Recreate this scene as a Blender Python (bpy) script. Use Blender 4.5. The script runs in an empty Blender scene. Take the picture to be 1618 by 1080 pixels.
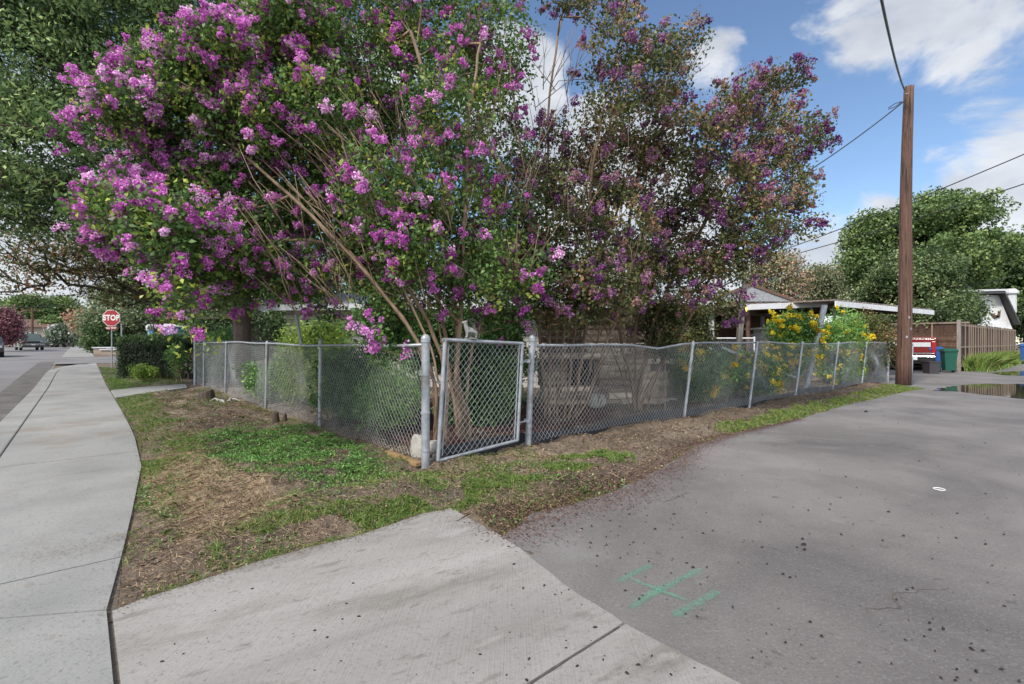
import bpy, bmesh, math, random
import numpy as np
from mathutils import Vector, Matrix, noise as mnoise
rnd = random.Random(7); rng = np.random.default_rng(11)
sc = bpy.context.scene
C = sc.collection
R = math.radians
# ------------------------------------------------------------------ camera
FPX, CX, CY, H = 775.0, 809.0, 540.0, 1.35
cam = bpy.data.cameras.new('camera'); camo = bpy.data.objects.new('camera', cam); C.objects.link(camo)
cam.sensor_width = 36; cam.lens = 36 * FPX / 1618; cam.clip_end = 3000; cam.clip_start = 0.05
camo.location = (0, 0, H); camo.rotation_euler = (R(90), 0, 0)
sc.camera = camo
# ------------------------------------------------------------------ world
SUN_EL, SUN_AZ = 44.0, 222.0      # azimuth measured from +Y clockwise: behind the camera, to the left
w = bpy.data.worlds.new('World'); sc.world = w; w.use_nodes = True
nt = w.node_tree; nt.nodes.clear()
def N(nt, t, **kw):
    n = nt.nodes.new(t)
    for k, v in kw.items():
        if k.startswith('i_'):
            n.inputs[k[2:].replace('_', ' ')].default_value = v
        else: setattr(n, k, v)
    return n
L_ = lambda nt, a, b: nt.links.new(a, b)
def math_(nt, op, a, b=None, clamp=False):
    n = nt.nodes.new('ShaderNodeMath'); n.operation = op; n.use_clamp = clamp
    for i, v in enumerate((a, b)):
        if v is None: continue
        if isinstance(v, (int, float)): n.inputs[i].default_value = v
        else: nt.links.new(v, n.inputs[i])
    return n.outputs[0]
sky = N(nt, 'ShaderNodeTexSky', sky_type='NISHITA', sun_disc=False)
sky.sun_elevation = R(SUN_EL); sky.sun_rotation = R(SUN_AZ)
sky.air_density = 1.0; sky.dust_density = 0.3; sky.ozone_density = 3.2
tc = N(nt, 'ShaderNodeTexCoord')
def pixdir(px, py):
    v = Vector(((px - CX) / FPX, 1, (CY - py) / FPX)); v.normalize(); return v
# cloud field: a noise over sky direction, raised where the banks of cloud stand
sep = N(nt, 'ShaderNodeSeparateXYZ'); L_(nt, tc.outputs['Generated'], sep.inputs[0])
mp = N(nt, 'ShaderNodeMapping'); mp.inputs['Scale'].default_value = (1.0, 1.0, 1.7)
L_(nt, tc.outputs['Generated'], mp.inputs[0])
nz = N(nt, 'ShaderNodeTexNoise', i_Scale=5.5, i_Detail=10.0, i_Roughness=0.6, i_Distortion=0.35)
L_(nt, mp.outputs[0], nz.inputs['Vector'])
field = math_(nt, 'MULTIPLY', math_(nt, 'SUBTRACT', nz.outputs['Fac'], 0.5), 1.7)
banks = [((1430, 0), 9.5, .5), ((1590, 40), 9, .56), ((1500, 85), 5, .42), ((1320, 25), 4.5, .34), ((1600, 310), 8.5, .72), ((1530, 350), 7, .68), ((1390, 410), 8, .66), ((1290, 390), 6, .6),
         ((1125, 105), 4.5, .7), ((960, 300), 13, .85), ((800, 160), 9, .7), ((1085, 330), 7, .8), ((620, 120), 8, .5), ((80, 440), 16, .95), ((0, 300), 16, .8), ((250, 380), 14, .8), ((1800, 260), 12, .7), ((1000, 420), 16, .9)]
acc = None
for (px, py), ang, amp in banks:
    d = N(nt, 'ShaderNodeVectorMath', operation='DOT_PRODUCT'); L_(nt, tc.outputs['Generated'], d.inputs[0]); d.inputs[1].default_value = pixdir(px, py)
    mr = N(nt, 'ShaderNodeMapRange', interpolation_type='SMOOTHSTEP'); L_(nt, d.outputs['Value'], mr.inputs[0])
    mr.inputs[1].default_value = math.cos(R(ang)); mr.inputs[2].default_value = math.cos(R(ang * .25)); mr.inputs[4].default_value = amp
    acc = mr.outputs[0] if acc is None else math_(nt, 'MAXIMUM', acc, mr.outputs[0])
# behind and above the camera: broken cloud everywhere
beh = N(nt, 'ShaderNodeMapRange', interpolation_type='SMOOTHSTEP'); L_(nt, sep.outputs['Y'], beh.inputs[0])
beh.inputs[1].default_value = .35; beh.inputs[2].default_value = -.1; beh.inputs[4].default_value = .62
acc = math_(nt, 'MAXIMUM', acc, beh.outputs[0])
dens = math_(nt, 'ADD', field, acc)
cm = N(nt, 'ShaderNodeMapRange', interpolation_type='SMOOTHSTEP'); L_(nt, dens, cm.inputs[0])
cm.inputs[1].default_value = .30; cm.inputs[2].default_value = .62
nz2 = N(nt, 'ShaderNodeTexNoise', i_Scale=6.0, i_Detail=6.0, i_Roughness=0.5); L_(nt, mp.outputs[0], nz2.inputs['Vector'])
cr = N(nt, 'ShaderNodeValToRGB'); L_(nt, nz2.outputs['Fac'], cr.inputs[0])
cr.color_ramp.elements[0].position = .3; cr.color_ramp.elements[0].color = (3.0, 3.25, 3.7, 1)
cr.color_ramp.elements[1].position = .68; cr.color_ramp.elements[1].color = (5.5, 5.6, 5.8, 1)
bm_ = N(nt, 'ShaderNodeMapRange', interpolation_type='SMOOTHSTEP'); L_(nt, sep.outputs['Y'], bm_.inputs[0]); bm_.inputs[1].default_value = .3; bm_.inputs[2].default_value = -.4; bm_.inputs[3].default_value = 1.0; bm_.inputs[4].default_value = 2.6  # clouds behind the camera brightened, out of view, as added fill light
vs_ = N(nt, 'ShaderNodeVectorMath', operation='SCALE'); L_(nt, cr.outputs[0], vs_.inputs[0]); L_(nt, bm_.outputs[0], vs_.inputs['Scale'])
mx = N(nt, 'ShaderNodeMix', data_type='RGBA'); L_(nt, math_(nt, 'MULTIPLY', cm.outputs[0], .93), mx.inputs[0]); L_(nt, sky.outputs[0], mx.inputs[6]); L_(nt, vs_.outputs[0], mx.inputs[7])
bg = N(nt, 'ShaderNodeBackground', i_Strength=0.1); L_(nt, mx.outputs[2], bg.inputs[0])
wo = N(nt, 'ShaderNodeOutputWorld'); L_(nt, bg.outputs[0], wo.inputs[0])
# ------------------------------------------------------------------ sun (through thin cloud)
sl = bpy.data.lights.new('sun', 'SUN'); so = bpy.data.objects.new('sun', sl); C.objects.link(so)
sl.energy = 2.7; sl.angle = R(8); sl.color = (1.0, .94, .85)
az = R(SUN_AZ); sdir = Vector((math.sin(az) * math.cos(R(SUN_EL)), math.cos(az) * math.cos(R(SUN_EL)), math.sin(R(SUN_EL))))
so.rotation_euler = (-sdir).to_track_quat('-Z', 'Y').to_euler(); so.location = sdir * 50
sc.view_settings.view_transform = 'Standard'; sc.view_settings.look = 'None'; sc.view_settings.gamma = 1
sc.view_settings.exposure = 0.8
sc.render.engine = 'CYCLES'
try:
    sc.cycles.max_bounces = 8; sc.cycles.transparent_max_bounces = 8; sc.cycles.diffuse_bounces = 3
except Exception: pass
# ------------------------------------------------------------------ layout: p runs along the alley, d along the street
U = np.array((.75, .66)); V = np.array((-.66, .75))
def g(d):
    t = np.maximum(0, np.asarray(d, float) - 20); return .8 * (1 - np.exp(-t / 35))
def W(p, d, z=0.0):
    return Vector((p * U[0] + d * V[0], p * U[1] + d * V[1], z + float(g(d))))
def at(px, Y, z=None, py=None):
    """point seen at pixel column px at distance Y; height from py or z"""
    zz = z if z is not None else H + (CY - py) / FPX * Y
    return Vector(((px - CX) / FPX * Y, Y, zz))
def gnd(px, py):
    Y = FPX * H / (py - CY); return Vector(((px - CX) / FPX * Y, Y, 0))
def pd(v): return (v[0] * .75 + v[1] * .66, -v[0] * .66 + v[1] * .75)
def gz(x, y): return float(g(-x * .66 + y * .75))
# ------------------------------------------------------------------ tags
def tag(o, label=None, cat=None, group=None, kind=None):
    if label: o['label'] = label
    if cat: o['category'] = cat
    if group: o['group'] = group
    if kind: o['kind'] = kind
    return o
def empty(name, loc=(0, 0, 0), rz=0.0, label=None, cat=None, group=None, scale=1.0):
    o = bpy.data.objects.new(name, None); C.objects.link(o); o.location = loc; o.rotation_euler = (0, 0, rz); o.empty_display_size = .2
    o.scale = (scale,) * 3
    return tag(o, label, cat, group)
def copy_tree(o, parent=None):
    c = o.copy(); C.objects.link(c)
    if parent is not None: c.parent = parent
    for ch in o.children: copy_tree(ch, c)
    return c
# ------------------------------------------------------------------ mesh collector
class MB:
    def __init__(s): s.v = []; s.f = []; s.n = 0; s.t = []
    def add(s, verts, faces, tint=0.5):
        verts = np.asarray(verts, float).reshape(-1, 3)
        if isinstance(faces, np.ndarray): s.f.append(('a', faces + s.n))
        else: s.f.append(('l', [[i + s.n for i in f] for f in faces]))
        s.v.append(verts); s.n += len(verts)
        s.t.append(np.full(len(verts), tint) if np.isscalar(tint) else np.asarray(tint, float))
    def box(s, c, size, rot=None, tint=.5, taper=1.0):
        sx, sy, sz = [k / 2 for k in size]
        v = np.array([(-sx, -sy, -sz), (sx, -sy, -sz), (sx, sy, -sz), (-sx, sy, -sz), (-sx * taper, -sy * taper, sz), (sx * taper, -sy * taper, sz), (sx * taper, sy * taper, sz), (-sx * taper, sy * taper, sz)])
        if rot is not None:
            if isinstance(rot, (int, float)): rot = Matrix.Rotation(rot, 3, 'Z')
            v = v @ np.array(rot).T
        s.add(v + np.array(c), [(0, 3, 2, 1), (4, 5, 6, 7), (0, 1, 5, 4), (1, 2, 6, 5), (2, 3, 7, 6), (3, 0, 4, 7)], tint)
    def bar(s, a, b, wx, wy, tint=.5):
        a = Vector(a); b = Vector(b); d = b - a; q = d.to_track_quat('Z', 'Y').to_matrix()
        s.box((a + b) / 2, (wx, wy, d.length), q, tint)
    def tube(s, pts, r, sides=8, cap=True, tint=.5):
        pts = [Vector(p) for p in pts]; n = len(pts)
        rr = r if hasattr(r, '__len__') else [r] * n
        V_ = []; up = None
        for i, p in enumerate(pts):
            t = (pts[min(i + 1, n - 1)] - pts[max(i - 1, 0)]).normalized()
            if up is None:
                up = Vector((0, 0, 1)) if abs(t.z) < .9 else Vector((1, 0, 0))
            a = t.cross(up).normalized(); b = t.cross(a).normalized(); up = -b if False else up
            for k in range(sides):
                an = 2 * math.pi * k / sides
                V_.append(p + (a * math.cos(an) + b * math.sin(an)) * rr[i])
        F = []
        for i in range(n - 1):
            for k in range(sides):
                k2 = (k + 1) % sides
                F.append((i * sides + k, i * sides + k2, (i + 1) * sides + k2, (i + 1) * sides + k))
        if cap: F.append(tuple(range(sides))[::-1]); F.append(tuple((n - 1) * sides + k for k in range(sides)))
        s.add(np.array(V_), F, tint)
    def prism(s, poly, z0, z1, tint=.5):
        n = len(poly); v = [(x, y, z0) for x, y in poly] + [(x, y, z1) for x, y in poly]
        s.add(v, [tuple(range(n))[::-1], tuple(range(n, 2 * n))] + [(i, (i + 1) % n, n + (i + 1) % n, n + i) for i in range(n)], tint)
    def loft(s, prof, ys, axis_fn=None, tint=.5):
        """prof: list of rings (each same count of 3d pts) joined; caps at the ends"""
        n = len(prof[0]); v = [p for ring in prof for p in ring]; F = []
        for i in range(len(prof) - 1):
            for k in range(n):
                k2 = (k + 1) % n; F.append((i * n + k, i * n + k2, (i + 1) * n + k2, (i + 1) * n + k))
        F.append(tuple(range(n))[::-1]); F.append(tuple((len(prof) - 1) * n + k for k in range(n)))
        s.add(v, F, tint)
    def lathe(s, c, prof, sides=16, axis='Z', tint=.5):
        v = []; F = []
        for r, h in prof:
            for k in range(sides):
                a = 2 * math.pi * k / sides
                p = (r * math.cos(a), r * math.sin(a), h)
                if axis == 'X': p = (h, p[0], p[1])
                if axis == 'Y': p = (p[0], h, p[1])
                v.append(p)
        n = len(prof)
        for i in range(n - 1):
            for k in range(sides):
                k2 = (k + 1) % sides; F.append((i * sides + k, i * sides + k2, (i + 1) * sides + k2, (i + 1) * sides + k))
        F.append(tuple(range(sides))[::-1]); F.append(tuple((n - 1) * sides + k for k in range(sides)))
        s.add(np.array(v) + np.array(c), F, tint)
    def sheet(s, poly, z, tint=.5):
        s.add([(x, y, z) for x, y in poly], [tuple(range(len(poly)))], tint)
    def build(s, name, mat, parent=None, smooth=False, bevel=0, origin=None):
        me = bpy.data.meshes.new(name)
        v = np.concatenate(s.v) if s.v else np.zeros((0, 3)); t = np.concatenate(s.t)
        if origin is not None: v = v - np.array(origin)
        if all(k == 'a' for k, _ in s.f):
            fa = [f for _, f in s.f]
            ls = []; tot = 0; starts = []
            for f in fa:
                starts.append(tot + np.arange(len(f)) * f.shape[1]); ls.append(f.reshape(-1)); tot += f.size
            me.vertices.add(len(v)); me.vertices.foreach_set('co', v.astype(np.float32).ravel())
            me.loops.add(tot); me.loops.foreach_set('vertex_index', np.concatenate(ls).astype(np.int32))
            st = np.concatenate(starts).astype(np.int32)
            me.polygons.add(len(st)); me.polygons.foreach_set('loop_start', st)
            me.update(calc_edges=True)
        else:
            F = []
            for k, f in s.f: F += (f.tolist() if k == 'a' else f)
            me.from_pydata(v.tolist(), [], F)
        a = me.attributes.new('tint', 'FLOAT', 'POINT'); a.data.foreach_set('value', t.astype(np.float32))
        if smooth: me.polygons.foreach_set('use_smooth', np.ones(len(me.polygons), bool))
        me.materials.append(mat); me.update()
        o = bpy.data.objects.new(name, me); C.objects.link(o)
        if parent is not None: o.parent = parent
        if origin is not None: o.location = origin
        if bevel:
            b = o.modifiers.new('bevel', 'BEVEL'); b.width = bevel; b.segments = 2; b.limit_method = 'ANGLE'; b.angle_limit = R(40)
        return o
def segs(P0, P1, r0, r1, sides=4, D0=None):
    """many frusta at once: arrays of start, end, radii"""
    D = P1 - P0; ln = np.linalg.norm(D, axis=1, keepdims=True) + 1e-9; D = D / ln
    if D0 is None: D0 = D
    def frame(D):
        ref = np.tile(np.array([[.31, .17, .05]]), (len(D), 1)); ref = ref / np.linalg.norm(ref[0])
        a = np.cross(D, ref); a /= np.linalg.norm(a, axis=1, keepdims=True) + 1e-9
        return a, np.cross(D, a)
    a0, b0 = frame(D0); a1, b1 = frame(D)
    an = np.arange(sides) * 2 * math.pi / sides; c, s_ = np.cos(an), np.sin(an)
    ring0 = P0[:, None] + (a0[:, None] * c[None, :, None] + b0[:, None] * s_[None, :, None]) * np.asarray(r0).reshape(-1, 1, 1)
    ring1 = P1[:, None] + (a1[:, None] * c[None, :, None] + b1[:, None] * s_[None, :, None]) * np.asarray(r1).reshape(-1, 1, 1)
    v = np.concatenate([ring0, ring1], 1).reshape(-1, 3)
    k = np.arange(sides); k2 = (k + 1) % sides
    q = np.stack([k, k2, sides + k2, sides + k], 1)
    F = (q[None] + (np.arange(len(P0)) * 2 * sides)[:, None, None]).reshape(-1, 4)
    return v, F
def unit(n):
    v = rng.normal(size=(n, 3)); return v / np.linalg.norm(v, axis=1, keepdims=True)
def leaves(Cn, L, Wd, up=.4, t=None, tint=.5, fold=.18):
    n = len(Cn); T = unit(n) if t is None else t
    nrm = unit(n) + np.array([0, 0, up]); s = np.cross(T, nrm); s /= np.linalg.norm(s, axis=1, keepdims=True) + 1e-9
    nn = np.cross(s, T)
    L = np.asarray(L).reshape(-1, 1) * np.ones((n, 1)); Wd = np.asarray(Wd).reshape(-1, 1) * np.ones((n, 1))
    v = np.stack([Cn - T * L * .5, Cn + s * Wd * .5 + nn * Wd * fold - T * L * .05, Cn + T * L * .5 - nn * L * .1, Cn - s * Wd * .5 + nn * Wd * fold - T * L * .05], 1).reshape(-1, 3)
    F = np.arange(4 * n).reshape(-1, 4)
    tn = np.repeat(tint * np.ones(n), 4)
    return v, F, tn
# ------------------------------------------------------------------ materials
MC = {}
def mat(name, stops, rough=.8, scale=4.0, detail=6.0, bump=0.0, bscale=None, metal=0.0, src='noise', spec=None, transl=0.0, stretch=None, tintmix=0.0, spots=None, coat=0.0, emit=None, dirt=None, distortion=0.0):
    """procedural: a colour ramp over noise (or over the mesh's own tint attribute), optional second spot layer, bump"""
    m = bpy.data.materials.new(name); m.use_nodes = True; nt = m.node_tree; b = nt.nodes['Principled BSDF']; out = nt.nodes['Material Output']
    tcn = N(nt, 'ShaderNodeTexCoord'); vec = tcn.outputs['Object']
    if stretch:
        if len(stretch) > 3:
            mr_ = N(nt, 'ShaderNodeMapping'); mr_.inputs['Rotation'].default_value = (0, 0, stretch[3]); L_(nt, vec, mr_.inputs[0]); vec = mr_.outputs[0]
        mpn = N(nt, 'ShaderNodeMapping'); mpn.inputs['Scale'].default_value = stretch[:3]
        L_(nt, vec, mpn.inputs[0]); vec = mpn.outputs[0]
    nzn = N(nt, 'ShaderNodeTexNoise', i_Scale=scale, i_Detail=detail, i_Roughness=.6, i_Distortion=distortion); L_(nt, vec, nzn.inputs['Vector'])
    fac = nzn.outputs['Fac']
    if src == 'tint':
        at_ = N(nt, 'ShaderNodeAttribute', attribute_name='tint'); fac = at_.outputs['Fac']
    elif src == 'both':
        at_ = N(nt, 'ShaderNodeAttribute', attribute_name='tint')
        fac = math_(nt, 'ADD', at_.outputs['Fac'], math_(nt, 'MULTIPLY', math_(nt, 'SUBTRACT', nzn.outputs['Fac'], .5), tintmix or .5), True)
    rp = N(nt, 'ShaderNodeValToRGB'); L_(nt, fac, rp.inputs[0]); els = rp.color_ramp.elements
    while len(els) < len(stops): els.new(.5)
    for e, (pos, col) in zip(els, stops): e.position = pos; e.color = (*col, 1)
    col = rp.outputs[0]
    for sp in (spots or []):
        sc_, th, wd, c2, amt = sp[:5]
        n2 = N(nt, 'ShaderNodeTexNoise', i_Scale=sc_, i_Detail=5.0, i_Roughness=.62); L_(nt, vec if len(sp) < 6 else tcn.outputs['Object'], n2.inputs['Vector'])
        mrn = N(nt, 'ShaderNodeMapRange', interpolation_type='SMOOTHSTEP'); L_(nt, n2.outputs['Fac'], mrn.inputs[0]); mrn.inputs[1].default_value = th; mrn.inputs[2].default_value = th + wd; mrn.inputs[4].default_value = amt
        mm = N(nt, 'ShaderNodeMix', data_type='RGBA'); L_(nt, mrn.outputs[0], mm.inputs[0]); L_(nt, col, mm.inputs[6]); mm.inputs[7].default_value = (*c2, 1); col = mm.outputs[2]
    L_(nt, col, b.inputs['Base Color']); b.inputs['Roughness'].default_value = rough; b.inputs['Metallic'].default_value = metal
    if spec is not None: b.inputs['Specular IOR Level'].default_value = spec
    if coat: b.inputs['Coat Weight'].default_value = coat; b.inputs['Coat Roughness'].default_value = .08
    if bump:
        n3 = N(nt, 'ShaderNodeTexNoise', i_Scale=bscale or scale * 4, i_Detail=8.0, i_Roughness=.7); L_(nt, vec, n3.inputs['Vector'])
        bp = N(nt, 'ShaderNodeBump', i_Strength=1.0, i_Distance=bump); L_(nt, n3.outputs['Fac'], bp.inputs['Height']); L_(nt, bp.outputs[0], b.inputs['Normal'])
    if transl:
        tr = N(nt, 'ShaderNodeBsdfTranslucent'); L_(nt, col, tr.inputs[0]); ms = N(nt, 'ShaderNodeMixShader'); ms.inputs[0].default_value = transl
        L_(nt, b.outputs[0], ms.inputs[1]); L_(nt, tr.outputs[0], ms.inputs[2]); L_(nt, ms.outputs[0], out.inputs[0])
    MC[name] = m; return m
def c8(r, g_, b_):
    f = lambda u: ((u / 255 + .055) / 1.055) ** 2.4 if u > 10 else u / 255 / 12.92
    return (f(r), f(g_), f(b_))
def flat(name, col, rough=.6, metal=0.0, var=.12, **kw):
    lo = tuple(k * (1 - var) for k in col); hi = tuple(min(1, k * (1 + var)) for k in col)
    return mat(name, [(.3, lo), (.7, hi)], rough=rough, metal=metal, scale=kw.pop('scale', 6.0), **kw)

m_leafA = mat('crape_leaf', [(0, (0.0367, 0.06852, 0.02325)), (.35, (0.0673, 0.1346, 0.0372)), (.7, (0.1376, 0.2447, 0.05115)), (1, (0.367, 0.4161, 0.06974))], rough=.5, src='tint', transl=.3, spec=.35)
m_leafD = mat('crape_leaf_olive', [(0, (0.04405, 0.05768, 0.0274)), (.4, (0.09439, 0.118, 0.04234)), (.75, (0.1888, 0.1966, 0.06975)), (1, (0.4091, 0.2098, 0.1245))], rough=.5, src='tint', transl=.3, spec=.25)
m_bloomA = mat('blossom_magenta', [(0, (0.2805, 0.055, 0.2495)), (.35, (0.561, 0.1237, 0.499)), (.7, (0.7854, 0.2613, 0.7128)), (1, (0.9, 0.5775, 0.8554))], rough=.75, src='tint', transl=.35)
m_bloomD = mat('blossom_purple', [(0, (.13, .035, .14)), (.35, (.27, .09, .27)), (.6, (.40, .18, .37)), (.8, (.36, .20, .18)), (1, (.34, .24, .15))], rough=.75, src='tint', transl=.3)
m_oakleaf = mat('oak_leaf', [(0, (0.05025, 0.08053, 0.03845)), (.4, (0.1068, 0.1704, 0.07262)), (.75, (0.2199, 0.3252, 0.1282)), (1, (0.4083, 0.5266, 0.1923))], rough=.6, src='tint', transl=.25, spec=.2)
m_farleaf = mat('far_leaf', [(0, (0.05105, 0.08667, 0.03302)), (.5, (0.116, 0.1926, 0.05778)), (1, (0.2552, 0.3275, 0.09905))], rough=.6, src='tint', transl=.25)
m_paleleaf = mat('pale_leaf', [(0, (0.07975, 0.1117, 0.05583)), (.5, (0.1755, 0.2233, 0.1117)), (1, (0.3509, 0.3987, 0.2074))], rough=.6, src='tint', transl=.25)
m_redleaf = mat('red_bloom_leaf', [(0, (0.0378, 0.07722, 0.03564)), (.35, (0.1404, 0.05792, 0.07128)), (.7, (0.324, 0.1158, 0.1604)), (1, (0.4536, 0.2703, 0.2851))], rough=.7, src='tint', transl=.25)
m_rustleaf = mat('rust_leaf', [(0, (0.07703, 0.1087, 0.05211)), (.4, (0.1849, 0.2175, 0.1042)), (.75, (0.3697, 0.2828, 0.1668)), (1, (0.5546, 0.261, 0.2084))], rough=.7, src='tint', transl=.25)
m_whiteleaf = mat('white_bloom_leaf', [(0, (.03, .06, .03)), (.5, (.10, .15, .08)), (.8, (.5, .48, .45)), (1, (.7, .68, .66))], rough=.7, src='tint', transl=.2)
m_privet = mat('privet_leaf', [(0, (.035, .065, .022)), (.5, (.11, .17, .055)), (1, (.34, .38, .18))], rough=.55, src='tint', transl=.25)
m_hedge = mat('hedge_leaf', [(0, (.010, .024, .008)), (.5, (.03, .07, .016)), (1, (.10, .18, .04))], rough=.55, src='tint', transl=.15)
m_limeleaf = mat('lime_leaf', [(0, (0.058, 0.1087, 0.0174)), (.5, (0.174, 0.29, 0.0435)), (1, (0.377, 0.493, 0.087))], rough=.5, src='tint', transl=.35)
m_shrubleaf = mat('shrub_leaf', [(0, (0.03919, 0.09975, 0.02779)), (.5, (0.1045, 0.2369, 0.05344)), (1, (0.2612, 0.4489, 0.1069))], rough=.5, src='tint', transl=.3)
m_yellow = mat('yellow_bloom', [(0, (.55, .36, .005)), (.5, (.88, .66, .01)), (1, (.95, .80, .06))], rough=.7, src='tint', transl=.3)
m_barkC = mat('crape_bark', [(.25, (0.0868, 0.05725, 0.03711)), (.5, (0.191, 0.1263, 0.08246)), (.75, (0.2951, 0.2105, 0.1402))], rough=.75, scale=5, stretch=(3, 3, .5), bump=.004, bscale=14)
m_barkO = mat('oak_bark', [(.3, (.028, .020, .015)), (.7, (.085, .062, .048))], rough=.95, scale=7, stretch=(3, 3, .6), bump=.02, bscale=9)
m_galv = mat('galvanised_steel', [(.3, (.20, .215, .235)), (.7, (.36, .38, .41))], rough=.5, metal=.35, scale=9, spots=[(3.0, .56, .12, (.15, .125, .10), .55), (22, .6, .1, (.10, .10, .10), .5)])
m_wire = mat('chain_wire', [(.3, (0.247, 0.26, 0.2665)), (.7, (0.429, 0.4485, 0.455))], rough=.5, metal=.3, scale=5)
m_conc = mat('sidewalk_concrete', [(.3, (0.1733, 0.1736, 0.1677)), (.5, (0.2333, 0.2321, 0.223)), (.72, (0.2889, 0.2826, 0.2673))], rough=.9, scale=.8, detail=13, bump=.004, bscale=80, distortion=.3, spots=[(42, .52, .15, (.12, .125, .125), .55), (.9, .53, .14, (.185, .145, .11), .6), (5, .62, .1, (.16, .13, .105), .5), (13, .68, .05, (.085, .072, .06), .6)])
m_apron = mat('apron_concrete', [(.3, (0.1702, 0.1618, 0.1516)), (.5, (0.2458, 0.2344, 0.22)), (.7, (0.315, 0.3046, 0.2872))], rough=.92, scale=.9, detail=14, bump=.006, bscale=60, distortion=.4, stretch=(.38, 1.15, 1, R(-34)), spots=[(50, .54, .14, (.11, .104, .10), .4, 1), (2.0, .50, .2, (.135, .118, .10), .75), (9, .58, .1, (.11, .095, .08), .5), (34, .64, .04, (.08, .072, .066), .5, 1), (4, .58, .1, (.33, .325, .315), .5)])
def broom(m, ang, sc_=95., dist=.0035):
    nt = m.node_tree; b = nt.nodes['Principled BSDF']; old = [l for l in nt.links if l.to_node == b and l.to_socket.name == 'Normal'][0].from_node
    t = N(nt, 'ShaderNodeTexCoord'); mp_ = N(nt, 'ShaderNodeMapping'); mp_.inputs['Rotation'].default_value = (0, 0, ang); mp_.inputs['Scale'].default_value = (1, .02, 1); L_(nt, t.outputs['Object'], mp_.inputs[0])
    n = N(nt, 'ShaderNodeTexNoise', i_Scale=sc_, i_Detail=3.0); L_(nt, mp_.outputs[0], n.inputs['Vector']); bp = N(nt, 'ShaderNodeBump', i_Distance=dist); L_(nt, n.outputs['Fac'], bp.inputs['Height']); L_(nt, old.outputs[0], bp.inputs['Normal']); L_(nt, bp.outputs[0], b.inputs['Normal'])
broom(m_apron, R(-8)); broom(m_conc, R(50), 60., .0015)
m_asph = mat('alley_asphalt', [(.3, (0.07917, 0.07258, 0.07107)), (.5, (0.1338, 0.1227, 0.1184)), (.72, (0.198, 0.1821, 0.1747))], rough=.92, scale=.55, detail=14, bump=.006, bscale=70, distortion=.4, spots=[(75, .52, .12, (.24, .235, .23), .32), (62, .57, .10, (.045, .043, .042), .5), (.8, .52, .25, (.085, .082, .08), .4), (.45, .55, .1, (.185, .182, .178), .5), (6, .64, .05, (.055, .052, .05), .5), (2.6, .60, .12, (.20, .19, .185), .4), (9, .66, .05, (.03, .026, .024), .5)])
m_street = mat('street_asphalt', [(.3, (0.1232, 0.1178, 0.116)), (.7, (0.1895, 0.1794, 0.1785))], rough=.92, scale=.35, detail=10, bump=.005, bscale=60, spots=[(70, .56, .1, (.08, .08, .08), .5), (.22, .56, .1, (.085, .08, .08), .6)])
m_gutter = mat('gutter_grime', [(.3, (.05, .045, .04)), (.7, (.13, .12, .11))], rough=.95, scale=2.5, detail=9, bump=.005)
m_soil = mat('soil', [(0, (0.05307, 0.0425, 0.03426)), (.3, (0.1128, 0.08243, 0.05873)), (.55, (0.1725, 0.1352, 0.1003)), (.8, (0.2786, 0.219, 0.1468)), (1, (0.3715, 0.2769, 0.1652))], rough=1, src='both', tintmix=1.0, scale=9, detail=12, bump=.03, bscale=26, spots=[(60, .55, .1, (.26, .21, .15), .6), (38, .58, .08, (.03, .023, .02), .7)])
m_joint = flat('joint_filler', (.085, .072, .06), 1, var=.4, scale=60)
m_mulchred = mat('red_mulch', [(.3, (0.0375, 0.009, 0.0075)), (.7, (0.12, 0.02625, 0.0225))], rough=1, scale=30, bump=.02)
m_edge = flat('black_edging', (.012, .014, .022), .5)
m_wood = mat('weathered_wood', [(.3, (.14, .12, .105)), (.7, (.27, .24, .21))], rough=.9, scale=6, stretch=(3, 3, .4), bump=.004)
m_pole = mat('pole_wood', [(.25, (0.04224, 0.0204, 0.01368)), (.5, (0.09504, 0.048, 0.03306)), (.75, (0.165, 0.0936, 0.06612))], rough=.9, scale=4, stretch=(9, 9, .22), bump=.014, bscale=9, spots=[(3, .58, .1, (.15, .12, .10), .5), (2.2, .57, .03, (.012, .008, .006), .85), (5, .62, .03, (.16, .13, .11), .6)])
m_fwood = mat('fence_board', [(.25, (0.03529, 0.01749, 0.01105)), (.5, (0.07843, 0.04017, 0.02455)), (.78, (0.1569, 0.09071, 0.05831))], rough=.9, src='both', tintmix=.6, scale=5, stretch=(2, 2, .3), bump=.003)
m_frail = flat('fence_rail_wood', (.19, .15, .115), .9, stretch=(2, 2, .3), bump=.002)
m_newwood = mat('sawn_timber', [(.3, (0.182, 0.105, 0.042)), (.7, (0.294, 0.189, 0.091))], rough=.85, scale=8, stretch=(1, 4, 4), bump=.003)
m_stone = mat('weathered_stone', [(0, (0.1074, 0.08108, 0.06004)), (.35, (0.2792, 0.2221, 0.1668)), (.65, (0.5369, 0.4344, 0.3336)), (1, (0.7732, 0.6468, 0.5171))], rough=.95, src='both', tintmix=.9, scale=3.5, detail=10, stretch=(1, 1, 4.5), bump=.03, bscale=9)
m_rock = mat('pale_limestone', [(.3, (0.216, 0.2088, 0.1872)), (.7, (0.3744, 0.36, 0.3312))], rough=.95, scale=6, bump=.015, bscale=14)
m_darkroof = flat('dark_roofing', (.05, .05, .052), .8)
m_dark = flat('dark_interior', (.02, .016, .014), .9)
m_black = flat('black_plastic', (.014, .014, .016), .45)
m_tyre = flat('tyre_rubber', (.018, .018, .018), .9)
m_glass = flat('car_glass', (.06, .075, .08), .08, spec=.9)
m_chrome = flat('chrome', (.55, .56, .58), .18, metal=.9)
m_red = flat('red_paint', (0.1386, 0.01109, 0.01008), .3, coat=.4)
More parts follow.
